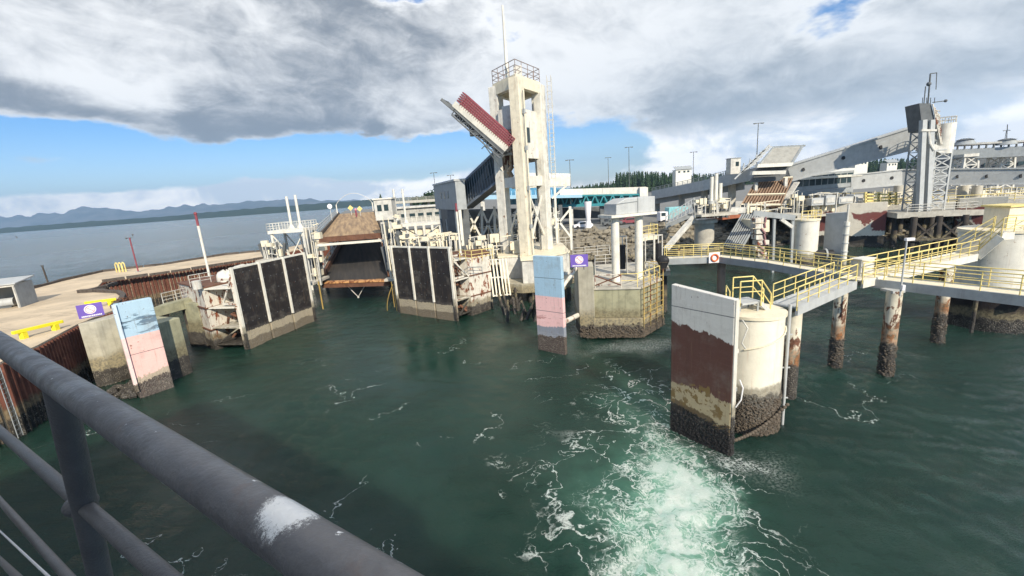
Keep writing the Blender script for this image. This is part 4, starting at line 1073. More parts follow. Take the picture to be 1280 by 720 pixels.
clutter(585, 650, 292, 320, 5, 56, 'railings and pipework around the foot of the white tower', 7, 34)
clutter(560, 660, 270, 300, 5, 66, 'dark girders and machinery behind the tower foot', 8, 26)
# control cabin
c = PY(482, 262, 66); t = thing('control_cabin', 'small white control cabin at the right edge of the ramp', 'cabin', c-Vector((0, 0, 2)))
MB().box(c, (2.6, 2.4, 3.)).build('wall', M['pale'], t, .03); MB().box(c+Vector((0, 0, 1.6)), (2.9, 2.7, .2)).build('roof', M['white'], t)
for dx_ in (-.55, .45):
    o = MB().box(c+Vector((dx_, -1.21, .3)), (.65, .06, .9)).build('window', M['glass'], t)
mb = MB(); mb.box(c-Vector((0, 0, 4.6)), (1.6, 1.6, 6.4)); mb.build('pedestal', M['pale'], t)

# loading hall behind: long pale elevated building
t = thing('elevated_hall', 'long low white passenger hall behind the right fender wall', 'building', PY(520, 270, 95))
a, b = PY(484, 262, 95), PY(560, 257, 95); th_ = 3.
MB().slab([a, b, b+Vector((0, 9, 0)), a+Vector((0, 9, 0))], (0, 0, -th_)).build('wall', M['hallwall'], t)
MB().slab([a+Vector((-.4, -.5, .0)), b+Vector((.4, -.5, 0)), b+Vector((.4, 9, 0)), a+Vector((-.4, 9, 0))], (0, 0, .35)).build('roof', M['pale'], t)
mb = MB()
for i in range(8): p = lerp(a, b, .02+.96*i/7); mb.bar(V(p, -1), V(p, p.z-th_), .5)
mb.build('column', M['white'], t); mb = MB(); a2, b2 = a-Vector((0, -.5, 6.5)), b-Vector((0, -.5, 6.5)); mb.slab([a2, b2, b2+Vector((0, 7, 0)), a2+Vector((0, 7, 0))], (0, 0, 1.6)); mb.build('lower_gallery', M['cream'], t)
mb = MB()
for i in range(6): p = lerp(a, b, .12+.14*i)-Vector((0, .04, 1.6)); mb.box(p, (1.2, .06, .9))
mb.build('window', M['glass'], t)
c0 = PY(540, 252, 200); t = thing('overpass', 'distant pale road deck behind the white passenger hall', 'overpass', c0)
a, b = PY(488, 252, 190), PY(600, 245, 190); MB().slab([a, b, b+Vector((0, 8, 0)), a+Vector((0, 8, 0))], (0, 0, -1.1)).build('deck', M['conc_dry'], t)
mb = MB()
for i in range(6): p = lerp(a, b, i/5.+.01); mb.bar(V(p, 3), V(p+Vector((0, 3, 0)), p.z-1), .9)
mb.build('column', M['conc_dry'], t); railing(t, [a, b], 1.2, 4, M['pale'], .07, posts=False)

# ================================================================ GREY WAITING ROOM and glazed gangway
t = thing('waiting_room', 'grey boxy waiting room on tall stilts left of the tower', 'building', PY(560, 300, 62))
b = PY(572, 262.5, 58); top = PY(572, 228, 58).z; a = b+Vector((-.34, .94, 0))*15; c = b+Vector((.94, .34, 0))*1.3; a.z = b.z
foot = [(a.x, a.y), (b.x, b.y), (c.x, c.y), (a.x+1.3, a.y+.5)]
MB().prism(foot, a.z-.0, top+.2).build('wall', M['grey'], t, .03)
MB().prism([(a.x-.15, a.y+.1), (b.x-.1, b.y-.15), (c.x+.15, c.y-.05), (a.x+1.5, a.y+.7)], top+.2, top+.45).build('roof', M['lgrey'], t)
u = (b-a).normalized(); nn = Vector((u.y, -u.x, 0))
for f in (.36, .52, .68):
    p = lerp(a, b, f); p.z = (a.z+top)/2+.3; nn = nn if nn.dot(CAM-p) > 0 else -nn; MB().slab([p+u*.35-Vector((0, 0, .5)), p-u*.35-Vector((0, 0, .5)), p-u*.35+Vector((0, 0, .5)), p+u*.35+Vector((0, 0, .5))], nn*.03).build('window', M['glass'], t)
for f in (.12, .62, .84, .99):
    p = lerp(a, b, f)+Vector((.3, .2, 0)); MB().bar(V(p, 4.), V(p, a.z), .38).build('stilt', M['white'], t)
MB().prism([(b.x-2.2, b.y+6), (b.x-.2, b.y+2.2), (c.x, c.y+2), (a.x+1.2, a.y-3)], 4.2, a.z).build('shaft', M['dgrey'], t)  # dark block whose colour stands for the shade between the stilts
# gangway
t = thing('glazed_gangway', 'dark glazed passenger gangway climbing from the waiting room to the tower', 'gangway', PY(600, 235, 58))
Y0, Y1 = 61., 56.5
tl, tr, bl, brr = PY(576, 231, Y0), PY(621, 188, Y1), PY(578, 262, Y0), PY(628, 222, Y1)
dpt = Vector((1.3, 2.2, 0))
MB().slab([bl, brr, tr, tl], dpt).build('body', M['dgrey'], t)
mb = MB(); fr = Vector((-.06, -.12, 0))
for p, q in ((tl, tr), (bl, brr)): mb.bar(p+fr, q+fr, .16, .3)
for i in range(17): f = i/16; mb.bar(lerp(tl, tr, f)+fr, lerp(bl, brr, f)+fr, .07, .12)
mb.build('mullion', weathered('gangway_mullion', (.16, .19, .23), .4), t)
mb = MB(); g2_ = Vector((-.02, -.05, 0)); mb.slab([lerp(tl, bl, .12)+g2_, lerp(tr, brr, .12)+g2_, lerp(tr, brr, .62)+g2_, lerp(tl, bl, .62)+g2_], (0.01, .02, 0)); mb.build('glazing', M['glass'], t)
mb = MB(); p0 = PY(606, 182, 55.5); p1 = PY(630, 216, 55.5); mb.tube(p0, p1, .08, 6); mb.tube(PY(602, 186, 55.5), p0, .07, 6); mb.build('stay', M['white'], t)

# ================================================================ TOWER
A_ = W(635, 315, 5.5); B_ = W(660, 317.5, 5.5); C_ = W(682, 309, 5.5)
A_ = Vector((-.25, 56.3, 5.5)); B_ = Vector((2.15, 52.6, 5.5)); C_ = Vector((4.95, 56.9, 5.5)); D_ = A_+C_-B_
TOP = PY(650, 97, 52.6).z
t = thing('lift_tower', 'tall cream concrete gangway tower in the centre with a railed roof', 'tower', (A_+C_)/2)
rzT = math.atan2((C_-B_).y, (C_-B_).x)
for p, m_, s_ in ((A_, 'twr_white', 1.25), (B_, 'twr_cream', 1.3), (C_, 'twr_white', 1.3), (D_, 'twr_white', 1.2)):
    MB().box((p.x, p.y, (5.5+TOP)/2), (s_, s_, TOP-5.5), rzT).build('leg', M[m_], t, .04)
def side(p, q, z0, z1, mat, name, inset=0., th_=.25, f0=0., f1=1.):
    a, b = lerp(p, q, f0), lerp(p, q, f1); d = (b-a).normalized(); n = Vector((d.y, -d.x, 0)); cc = (A_+C_)/2
    if n.dot(a-cc) < 0: n = -n
    a, b = a-n*inset, b-n*inset
    MB().slab([V(a, z0), V(b, z0), V(b, z1), V(a, z1)], -n*th_).build(name, mat, t)
    return a, b, n
zf = lambda py: PY(655, py, 53).z
for p, q in ((A_, B_), (B_, C_), (C_, D_), (D_, A_)):
    side(p, q, TOP-1.0, TOP+.02, M['cream'], 'ring_beam', -.4, .7)
    side(p, q, zf(233), zf(220), M['white'], 'tie_beam', -.2, .5)
MB().prism([(q.x+(q.x-(A_+C_).x/2)*.12, q.y+(q.y-(A_+C_).y/2)*.12) for q in (A_, B_, C_, D_)], TOP, TOP+.35).build('roof_slab', M['cream'], t)
a, b, n = side(B_, C_, zf(197), zf(134), M['twr_white'], 'shaft_wall', .1)
c = lerp(a, b, .42); c.z = zf(167); MB().bar(c+n*.03-Vector((0, 0, .85)), c+n*.03+Vector((0, 0, .85)), .75, .08, up=n).build('window', M['glass'], t)
side(A_, D_, zf(200), zf(134), M['pale'], 'shaft_wall', .3)
side(C_, D_, zf(200), zf(134), M['pale'], 'shaft_wall', .3)
side(B_, C_, zf(222), zf(200), M['dgrey'], 'machine_bay', .9, .2, .1, .6)
# hoist machinery between the front-left legs
mb = MB(); mc = lerp(A_, B_, .5)
for z, sx, sy, sz in ((zf(150), 2.2, 2.2, 3.2), (zf(142), 1.4, 1.6, 2.6), (zf(178), 2.4, 2., 1.2)): mb.box((mc.x+.4, mc.y+.8, z), (sx, sy, sz), rzT+1.57)
mb.build('winch_housing', M['pale'], t, .04)
mb = MB(); rn = random.Random(31)
for i in range(10): q = lerp(A_, B_, rn.uniform(.15, .8)); z = rn.uniform(zf(215), zf(160)); mb.bar((q.x, q.y-.1, z), (q.x+rn.uniform(-.5, .5), q.y, z+rn.uniform(.6, 2.4)), rn.uniform(.12, .3))
mb.build('winch_gear', M['rust'], t)
mb = MB(); mb.box((mc.x+.2, mc.y-.1, zf(190)), (2.2, 1.4, .25), rzT+1.57); mb.box((mc.x+.2, mc.y-.1, zf(158)), (2.2, 1.2, .2), rzT+1.57); mb.build('landing', M['lgrey'], t)
mb = MB(); q = mc+Vector((0, .2, 0))
pts = [V(q, zf(200)), V(q+Vector((.2, 0, 0)), zf(205)), V(q+Vector((-.3, 0, 0)), zf(212)), V(q+Vector((.1, 0, 0)), zf(220))]; mb.poly(pts, .28, 8); mb.build('cable_bundle', M['orange'] if False else weathered('tan_cable', (.55, .36, .2), .8, var=.4), t)
for i, (f, z) in enumerate(((.5, 9.), (.5, 13.5), (.5, 18.), (.5, 22.))):
    mb = MB(); q = lerp(B_, C_, .04)+Vector((.55, -.75, 0)); mb.box((q.x, q.y, z), (.35, .25, .5)); mb.build('junction_box', M['grey'], t)
mb = MB(); q = B_+Vector((.62, -.68, 0)); mb.tube(V(q, 5.6), V(q, TOP-1.5), .045, 6); q = C_+Vector((-.72, -.5, 0)); mb.tube(V(q, 5.6), V(q, TOP-2.), .06, 6); mb.build('cable_run', M['dgrey'], t)
# roof railing, mast
rp = [Vector((q.x+(q.x-(A_+C_).x/2)*.1, q.y+(q.y-(A_+C_).y/2)*.1, TOP+.35)) for q in (A_, B_, C_, D_)]
railing(t, rp+[rp[0]], 1.5, 1.3, weathered('brown_rail', (.30, .24, .22), .6), .045, name='roof_railing', posts=False)
mb = MB(); mb.box((B_.x+.3, B_.y+1.0, TOP+.9), (.9, .7, 1.1)); mb.build('roof_box', M['pale'], t)
MB().tube(V(B_+Vector((-.9, 1.5, 0)), TOP), (B_.x-.9, B_.y+1.5, PY(641, 6, 54.2).z), .24, 10, .11).build('mast', M['white'], t)
# ladder on the right leg
lad = C_+Vector((1.1, -.3, 0)); MBs = MB()
for dx_ in (0, .5): MBs.tube(V(lad+Vector((dx_, 0, 0)), zf(225)), V(lad+Vector((dx_, 0, 0)), TOP+1.), .04, 6)
ol = MBs.build('caged_ladder', M['pale'], t); mb = MB()
z = zf(225)
while z < TOP+.6:
    mb.tube((lad.x, lad.y, z), (lad.x+.5, lad.y, z), .03, 5); z += .5
mb.build('rung', M['pale'], ol); mb = MB(); z = zf(218)
while z < TOP+.6:
    mb.poly([(lad.x-.1, lad.y, z), (lad.x, lad.y-.6, z), (lad.x+.5, lad.y-.6, z), (lad.x+.65, lad.y, z)], .03, 5); z += 1.6
for dx_ in (0, .5): mb.tube((lad.x+dx_, lad.y-.6, zf(218)), (lad.x+dx_, lad.y-.6, TOP+.6), .025, 5)
mb.build('cage', M['pale'], ol)
mb = MB()
for z0_, z1_ in ((6.0, zf(236)),):
    mb.bar(V(A_, z0_+.5), V(B_, z1_), .16); mb.bar(V(B_+Vector((.5, .8, 0)), z0_+.5), V(C_, z1_), .2); mb.bar(V(C_, z0_+.5), V(B_+Vector((.5, .8, 0)), z1_), .2)
mb.build('cross_brace', M['white'], t)
mb = MB(); mb.poly([V(B_+Vector((-.75, -.2, 0)), 5.6), V(B_+Vector((-.75, -.2, 0)), TOP-1)], .07, 6); mb.build('conduit', M['rust'], t)
# braces right of the tower carrying the pale beam
t = thing('side_trestle', 'white trestle with diagonal struts right of the tower legs', 'trestle', PY(702, 300, 62))
mb = MB(); q0 = PY(694, 250, 61); q1 = PY(712, 250, 61)
mb.bar(V(q0, 4.6), V(q0, PY(694, 232, 61).z), .28); mb.bar(V(q1, 4.6), V(q1, PY(712, 258, 61).z), .35)
mb.bar(PY(690, 248, 61), PY(708, 232, 61), .25); mb.bar(PY(693, 285, 61), PY(712, 262, 61), .25); mb.bar(PY(692, 268, 61), PY(714, 297, 61), .25)
mb.build('strut', M['white'], t)
MB().slab([PY(640, 236, 64), PY(713, 232, 64), PY(713, 221, 64), PY(640, 224, 64)], (0, 3, 0)).build('box_beam', M['white'], t)

t = thing('cross_trestle', 'row of white crossed braces standing behind the marker pole and tower', 'trestle', PY(600, 300, 62)); mb = MB()
for x0, x1 in ((583, 602), (602, 618), (618, 634), (650, 668)):
    mb.bar(PY(x0, 262, 63), PY(x1, 298, 63), .26); mb.bar(PY(x1, 262, 63), PY(x0, 298, 63), .26); mb.bar(PY(x0, 258, 63), PY(x0+1, 302, 63), .34)
mb.build('brace', M['white'], t); MB().slab([PY(582, 302, 66), PY(640, 300, 66), PY(640, 262, 66), PY(582, 264, 66)], (0, .4, 0)).build('shade_backing', M['dgrey'], t)  # dark sheet standing in for the shade behind the braces

# raised red railed apron
t = thing('boarding_apron', 'raised boarding apron with red tube rails tilted beside the tower', 'apron', PY(632, 190, 53))
P0, P1 = PY(633, 190, 53.2), PY(568, 134, 51.5); dr = (P1-P0).normalized(); sd = Vector((0.25, 1, 0)).normalized(); up = sd.cross(dr).normalized()
if up.z < 0: up = -up
Lg = (P1-P0).length; wv = sd*.75
MB().slab([P0-wv, P1-wv, P1+wv, P0+wv], -up*.35).build('underside', M['dgrey'], t)
MB().slab([P0-wv*1.05, P1-wv*1.05, P1-wv*1.05+up*.62, P0-wv*1.05+up*.62], wv*.12).build('side_plate', M['white'], t)
MB().slab([P0+wv*1.05, P1+wv*1.05, P1+wv*1.05+up*.75, P0+wv*1.05+up*.75], -wv*.12).build('side_plate', M['white'], t)
for lv in (.8, 1.05, 1.3, 1.55, 1.8):
    mb = MB(); e = 1.-lv*.0
    ring = [P0-wv+up*lv, P1-wv-dr*.6+up*lv]+[P1-dr*.6+up*lv-wv*math.cos(a_)+dr*math.sin(a_)*.75 for a_ in [math.pi*i/8 for i in range(1, 8)]]+[P1+wv-dr*.6+up*lv, P0+wv+up*lv]
    mb.poly(ring, .075, 6); mb.build('rail', M['red'], t)
mb = MB()
for s_ in (-1, 1):
    for i in range(26): p = P0+dr*(Lg-.6)*i/25+wv*s_; mb.tube(p+up*.5, p+up*1.8, .05, 6)
mb.build('baluster', M['pinkred'], t)
mb = MB(); mb.bar(P1-up*.2-wv*1.1-dr*.4, P1-up*.2-wv*1.1+dr*1.3, .16, .3); mb.bar(P1-up*.2+wv-dr*.4, P1-up*.2+wv+dr*1.2, .16, .3); mb.bar(P1-up*.2-wv+dr*1.1, P1-up*.2+wv+dr*1.1, .2, .25); mb.build('nose_frame', M['dgrey'], t)
mb = MB(); truss(mb, P0-wv-up*.95, P1-wv-up*.75-dr*.5, .55, 11, .07, up=up); mb.bar(P0-up*.55, P1-up*.5-dr*.5, .9, .35, up=up); mb.build('under_truss', M['dgrey'], t)
p = lerp(P0, P1, .55)-up*.7; MB().box(p, (1.1, 1.3, .6)).build('hinge_box', M['dgrey'], t)

# ================================================================ TOWER BASE + CENTRE DOLPHIN
t = thing('concrete_plinth', 'white concrete block and pile cap carrying the cream tower', 'plinth', (4, 53, 0))
b0, b1, b2 = W(652, 324, 5.5), W(669, 323, 5.5), W(716, 318, 5.5)
foot = [(b0.x, b0.y), (b1.x, b1.y), (b2.x, b2.y+3.), (b2.x+.2, b2.y+12), (b0.x-2.8, b0.y+12), (b0.x-2.6, b0.y+3.6), (b0.x, b0.y+3.4)]
MB().prism(foot, 2.6, 5.3).build('block', M['pale'], t, .04)
MB().prism([(p[0]+(p[0]-4.5)*.04, p[1]+(p[1]-55)*.03) for p in foot], 5.3, 5.5).build('top_slab', M['cream'], t)
MB().prism([(b0.x-2.2, b0.y+1), (b0.x-.2, b0.y-.3), (b1.x+3, b1.y-.4), (b2.x+.6, b2.y+3), (b2.x+.4, b2.y+9), (b0.x-2.6, b0.y+9)], 1.5, 2.6).build('pile_cap', M['conc'], t, .04)
mb = MB()
for i in range(4):
    for j in range(3): mb.cyl(b0.x-1.3+i*2.2, b0.y+1.0+j*2.8, -1, 1.6, .4, 12)
mb.build('pile', M['pile_dark'], t)
railing(t, [W(690, 308, 5.5), W(716, 306, 5.5), W(716, 316, 5.5)], 1.1, 1.1, M['pale'], .035, posts=False)

t = thing('fender_panel', 'upright blue over pink fender board in front of the tower', 'fender', (2.9, 33.6, 0))
board(t, W(673, 437), W(706.5, 444), -.7, 8., .35, M['flag2'])
MB().bar((3.75, 33.4, 2.2), (3.75, 33.4, 8.0), .16, .2).build('edge_trim', M['white'], t) if False else None
mb = MB(); mb.tube((3.6, 33.8, 4.8), (5.6, 36.4, 6.4), .16, 8); mb.tube((3.4, 33.8, 2.2), (5.6, 36.4, 2.2), .22, 8); mb.tube((2.6, 34.4, 5), (5.3, 36.6, 5.6), .14, 8); mb.build('strut', M['rust_white'], t)
t = thing('centre_dolphin', 'large stained concrete dolphin with yellow rails right of the pink board', 'dolphin', (9, 37, 0))
d0, d1, d2, d3 = W(722, 425), W(745, 424), W(800, 424), W(826, 409)
zt = 4.45
MB().prism([(d0.x+.25, d0.y), (d1.x-.1, d1.y-.35), (d1.x+.25, d1.y+1.9), (d0.x+.3, d0.y+2.6)], .35, 6.6).build('pillar', M['conc'], t, .05)
MB().prism([(d1.x-.15, d1.y+.12), (d2.x, d2.y), (d3.x, d3.y), (d3.x-.7, d3.y+4.2), (d1.x+1.2, d1.y+5.8), (d1.x-.6, d1.y+3)], 1.95, zt).build('pile_cap', M['conc_olive'], t, .04)
MB().prism([(d1.x-.4, d1.y-.25), (d2.x+.12, d2.y-.3), (d3.x+.25, d3.y), (d3.x-.5, d3.y+4.4), (d1.x+1.2, d1.y+6), (d1.x-.9, d1.y+3)], .35, 1.95).build('skirt', M['conc'], t, .05)
MB().prism([(d1.x-.1, d1.y+.0), (d2.x-.0, d2.y-.12), (d3.x+.1, d3.y), (d3.x-.6, d3.y+4.3), (d1.x+1.2, d1.y+5.9), (d1.x-.6, d1.y+3)], zt, zt+.14).build('deck', M['conc_dry'], t)
mb = MB()
for i in range(4):
    for j in range(2): q = lerp(V(d1, 0), V(d2, 0), .1+i*.27); mb.cyl(q.x+j*.9, q.y+1+j*2.2, -1, .5, .35, 10)
mb.build('pile', M['pile_dark'], t)
zr = zt+.14
mb = MB(); rn = random.Random(88); sk = [Vector((d1.x-.4, d1.y-.25, 0)), Vector((d2.x+.12, d2.y-.3, 0)), Vector((d3.x+.25, d3.y, 0))]; sk = [Vector((d0.x+.25, d0.y-.05, 0)), Vector((d1.x-.1, d1.y-.4, 0))]+sk[0:3]
for a_, b_2 in zip(sk, sk[1:]):
    for _ in range(int((b_2-a_).length*170)):
        p = lerp(a_, b_2, rn.random()); z = .25+abs(rn.gauss(0, .45)); mb.rock((p.x+rn.uniform(-.03, .06), p.y+rn.uniform(-.05, .03), min(z, 1.7)), rn.uniform(.03, .11), rn)
M['barn'] = weathered('barnacles', (.13, .105, .08), .85, var=.6, vs=9, streak=0, rust=.0)
o = mb.build('barnacle_crust', M['barn'], t); o['kind'] = 'stuff'
e0, e1, e2, e3 = Vector((d1.x+.1, d1.y+.15, zr)), Vector((d2.x-.15, d2.y+.1, zr)), Vector((d3.x-.1, d3.y+.05, zr)), Vector((d3.x-.75, d3.y+3.9, zr))
em = lerp(e0, e1, .62)
railing(t, [em, e1, e2, e3], 1.15, .95, M['yellow'], .035, levels=(1., .5))
railing(t, [e0, em], 1.1, 3.2, M['rust_white'], .045, levels=(1., .2), name='steel_barrier')
mb = MB(); mb.bar(e0+Vector((0, 0, .2)), em+Vector((0, 0, 1.05)), .09); mb.bar(e0+Vector((0, 0, 1.05)), em+Vector((0, 0, .2)), .09); mb.build('gate_brace', M['rust'], t)
# rusty ladder on the corner
mb = MB(); f_ = (d3-d2).normalized(); o_ = Vector((f_.y, -f_.x, 0))*.35
for f in (.02, .32, .62, .92): p = lerp(V(d2), V(d3), f)+o_; mb.tube(V(p, .3), V(p, zt+1.1), .05, 6)
for k_ in range(11):
    z = .5+k_*.45; mb.tube(V(V(d2)+o_, z), V(lerp(V(d2), V(d3), .92)+o_, z), .03, 5)
mb.build('fender_ladder', weathered('rust_yellow', (.5, .36, .12), .7, rust=.6, streak=.4, tide=1.0), t)
sign(724, 326, 7.35, 22, 'purple sign with a white disc on the centre dolphin pillar', 6.6)

# bent grey housing on two white columns
h0, h1 = W(770.5, 352, zr), W(797.5, 349, zr)
h0 = Vector((9.45, 38.2, zr)); h1 = Vector((11.75, 38.9, zr))
HZ = PY(783, 270, 38.5).z
t = thing('hood_gantry', 'grey hooded winch housing on two white columns over the centre dolphin', 'gantry', (h0+h1)/2)
for p in (h0, h1): MB().tube(p, V(p, HZ), .36, 14).build('column', M['white'], t)
dx_ = (h1-h0).normalized(); dy_ = Vector((-dx_.y, dx_.x, 0))
MB().slab([V(h0-dx_*.9-dy_*1., HZ), V(h1+dx_*1.2-dy_*1., HZ), V(h1+dx_*1.2+dy_*1.4, HZ), V(h0-dx_*.9+dy_*1.4, HZ)], (0, 0, .22)).build('table', M['white'], t)
q = [V(h0-dx_*.35-dy_*.8, HZ+.22), V(h1+dx_*1.15-dy_*.8, HZ+.22), V(h1+dx_*1.15-dy_*.8, HZ+1.55), V(h0+dx_*.6-dy_*.8, HZ+1.55), V(h0-dx_*.3-dy_*.8, HZ+1.15)]
MB().slab(q, dy_*2.1).build('hood', M['lgrey'], t, .05)
mb = MB(); k0 = lerp(h0, h1, .75); mb.bar(V(k0-dy_*.83, HZ+.22), V(k0-dy_*.83, HZ+1.56), .06); mb.bar(V(h0-dx_*.35-dy_*.83, HZ+1.15), V(k0-dy_*.83, HZ+1.25), .05); mb.build('seam', M['grey'], t)
# black counterweights hung in white frames
for i, (px, y0, y1, Yd, lb) in enumerate(((778, 306, 336, 41, 'black counterweight cylinder beside the left white column'), (801.5, 308, 340, 40.5, 'largest black counterweight cylinder beside the right white column'), (823, 304, 326, 43, 'short black counterweight cylinder at the end of the yellow footbridge'))):
    p = PY(px, y0, Yd); z1 = p.z; z0_ = PY(px, y1, Yd).z; tt = thing('counterweight', lb, 'counterweight', V(p, z0_), 'black counterweights on the centre dolphin')
    MB().tube(V(p, z0_), V(p, z1), .27, 14).build('cylinder', M['black'], tt)
    mb = MB()
    for dx2 in (-.42, .42): mb.bar(V(p+Vector((dx2, .1, 0)), zr), V(p+Vector((dx2, .1, 0)), z1+.8), .09)
    mb.bar(V(p+Vector((-.45, .1, 0)), z1+.8), V(p+Vector((.45, .1, 0)), z1+.8), .12); mb.tube(V(p, z1), V(p, z1+.8), .05, 6); mb.build('guide_frame', M['pale'], tt)
    MB().tube(V(p, zr-.1), V(p, max(zr, z0_-.3)), .34, 12).build('pedestal', M['conc_dry'], tt)
t = thing('rear_deck', 'low grey timber deck behind the two white gantry columns', 'deck', (11, 41, 0))
MB().slab([W(744, 345, 4.5), W(838, 338, 4.5), W(832, 325, 4.5), W(744, 331, 4.5)], (0, 0, -.5)).build('deck', M['conc_dry'], t)
mb = MB()
for x, y in ((752, 343), (800, 340), (832, 336)): p = W(x, y, 4.5); mb.cyl(p.x, p.y+.4, -1, 4.1, .3, 10)
mb.build('pile', M['pile_dark'], t)
railing(t, [W(744, 344, 4.5), W(744, 331, 4.5), W(770, 329, 4.5)], 1.05, 1.2, M['pale'], .035, posts=False)
# upper yellow landing right of the columns
t = thing('yellow_landing', 'raised landing with yellow rails behind the grey hooded housing', 'landing', PY(812, 295, 44))
a, b = PY(800, 297, 44), PY(822, 294, 44); MB().slab([a, b, b+Vector((0, 2.2, 0)), a+Vector((0, 2.2, 0))], (0, 0, -.4)).build('deck', M['cream'], t)
railing(t, [a, b, b+Vector((0, 2.2, 0))], 1.1, .9, M['yellow'], .035, posts=False); mb = MB()
for p in (a, b): mb.bar(V(p+Vector((0, 1, 0)), 4.4), V(p+Vector((0, 1, 0)), p.z), .14)
mb.build('post', M['pale'], t)
a, b = PY(700, 298, 64), PY(764, 290, 64)
t = thing('bank_handrail', 'thin pale handrail running in front of the riprap bank', 'railing', a)
railing(t, [PY(716, 320, 60), PY(762, 316, 60)], 1.1, 2., M['pale'], .04, posts=False)

# dark wrapped bundle on the footbridge end
t = thing('wrapped_bundle', 'dark wrapped canvas bundle lashed to the left end of the yellow footbridge', 'bundle', W(829, 341, 4.5))
c = PY(828.5, 330, 39.2); mb = MB(); n = 14; prof = ((-1.0, .2), (-.8, .3), (-.4, .34), (0, .42), (.35, .52), (.65, .5), (.85, .32), (.95, .08)); vs = []; fs = []
for j, (z, r_) in enumerate(prof):
    for i in range(n): a_ = 2*math.pi*i/n; r2 = r_*(1+.13*math.sin(3*a_+j)+.07*math.sin(7*a_)); vs.append((c.x+r2*math.cos(a_)+.07*z, c.y+r2*math.sin(a_), c.z+z*.85))
for j in range(len(prof)-1):
    for i in range(n): fs.append((j*n+i, j*n+(i+1) % n, (j+1)*n+(i+1) % n, (j+1)*n+i))
fs.append(tuple((len(prof)-1)*n+i for i in range(n))); mb.add(vs, fs, True); mb.build('canvas', M['black'], t)
mb = MB()
for z in (-.45, .25): mb.poly([(c.x+.07*z+.5*math.cos(a_), c.y+.5*math.sin(a_), c.z+z*.85) for a_ in [2*math.pi*i/12 for i in range(13)]], .03, 5)
mb.build('lashing', M['timber'], t)
mb = MB(); mb.tube(c+Vector((-1.1, .1, .3)), c+Vector((-.3, 0, .2)), .05, 6); mb.build('boathook', M['rope'], t)

# ================================================================ YELLOW FOOTBRIDGES
ZW = 6.0
def bridge(name, label, near, depth, fascia=.55, mat=M['grey'], deckmat=None, rails=True, step=1.35, side_=(True, True)):
    near = [Vector(p) for p in near]; t = thing(name, label, 'footbridge', V((near[0]+near[-1])/2, 0)); far = []
    for i, p in enumerate(near):
        d = (near[min(i+1, len(near)-1)]-near[max(i-1, 0)]); d.z = 0; d.normalize(); n = Vector((-d.y, d.x, 0))
        if n.dot(p-CAM) < 0: n = -n
        far.append(p+n*depth)
    mb = MB(); k_ = len(near)
    for i in range(k_-1): mb.slab([near[i], near[i+1], far[i+1], far[i]], (0, 0, -.08))
    mb.build('deck', deckmat or M['cream'], t)
    for L in (near, far):
        mb = MB()
        for i in range(k_-1): mb.bar(L[i]+Vector((0, 0, -fascia/2+.03)), L[i+1]+Vector((0, 0, -fascia/2+.03)), .14, fascia)
        mb.build('girder', mat, t)
    if side_[0]: railing(t, near, 1.1, step, M['yellow'], .032)
    if side_[1]: railing(t, far, 1.1, step, M['yellow'], .032)
    return t, near, far
w1 = [W(833, 324, ZW), W(899, 321.5, ZW), W(960, 329, ZW), W(1000, 336, ZW), W(1072, 347, ZW), W(1180, 359, ZW), W(1330, 376, ZW)]
bridge('footbridge', 'long yellow railed footbridge on slim piles crossing the whole right side', w1, 1.25)
tt = thing('footbridge_pile', 'short weathered pile under the far left bend of the long footbridge', 'pile', W(903, 362))
p = W(903, 322, ZW)+Vector((.3, .7, 0)); MB().cyl(p.x, p.y, -1, ZW-.1, .36, 14, rings=1).build('shaft', weathered('brown_pile', (.30, .22, .16), .85, var=.5, streak=.6, rust=.4, tide=2.), tt)
for px, py, r_, lb, lean in ((1043, 459, .37, 'white topped pile under the landing end of the sloping gangway', 0), (1106, 468, .40, 'most scaled and rusty footbridge pile with a black notch', .1), (1171, 427, .38, 'orange brown footbridge pile furthest right before the big drum', .05)):
    p = W(px, py); t = thing('footbridge_pile', lb, 'pile', p, 'piles under the yellow footbridges')
    mb = MB(); mb.cyl(p.x, p.y, -1.5, ZW-.45, r_, 20, rings=8); mb.build('shaft', M['pile'], t)
    mb = MB(); rn = random.Random(int(px))
    for _ in range(240):
        a_ = rn.uniform(0, 6.28); z = rn.uniform(-.1, 2.3)*rn.uniform(.6, 1); rr = r_+.01
        mb.rock((p.x+rr*math.cos(a_), p.y+rr*math.sin(a_), z), rn.uniform(.03, .085), rn)
    o = mb.build('barnacle_crust', M['barn'] if 'barn' in M else M['timber'], t); o['kind'] = 'stuff'
    MB().box((p.x, p.y+.15, ZW-.5), (.75, .9, .14)).build('cap', M['lgrey'], t)

# front dolphin: white drum, leaning antifoul board, stairs
t = thing('drum_dolphin', 'white round dolphin with barnacled foot nearest the ship', 'dolphin', (12.3, 21.5, 0))
DC = Vector((12.25, 21.25, 0)); DR = 1.45
MB().cyl(DC.x, DC.y, -1.5, 6.15, DR, 48, rings=12).build('drum', weathered('drum_paint', (.78, .73, .60), .5, var=.12, rust=.24, streak=.3, tide=2.2, growth=.5, rustc=(.5, .22, .08), barn=(.10, .09, .075), stain=(.22, .19, .14)), t)
MB().cyl(DC.x, DC.y, 6.15, 6.3, DR+.08, 48).build('top_slab', M['cream'], t)
mb = MB(); rn = random.Random(77)
for _ in range(2600):
    a_ = rn.uniform(math.pi*.9, math.pi*2.2); z = rn.betavariate(1.2, 1.6)*2.2-.1; mb.rock((DC.x+(DR+.01)*math.cos(a_), DC.y+(DR+.01)*math.sin(a_), z), rn.uniform(.025, .075), rn)
o = mb.build('barnacle_crust', M['barn'], t); o['kind'] = 'stuff'
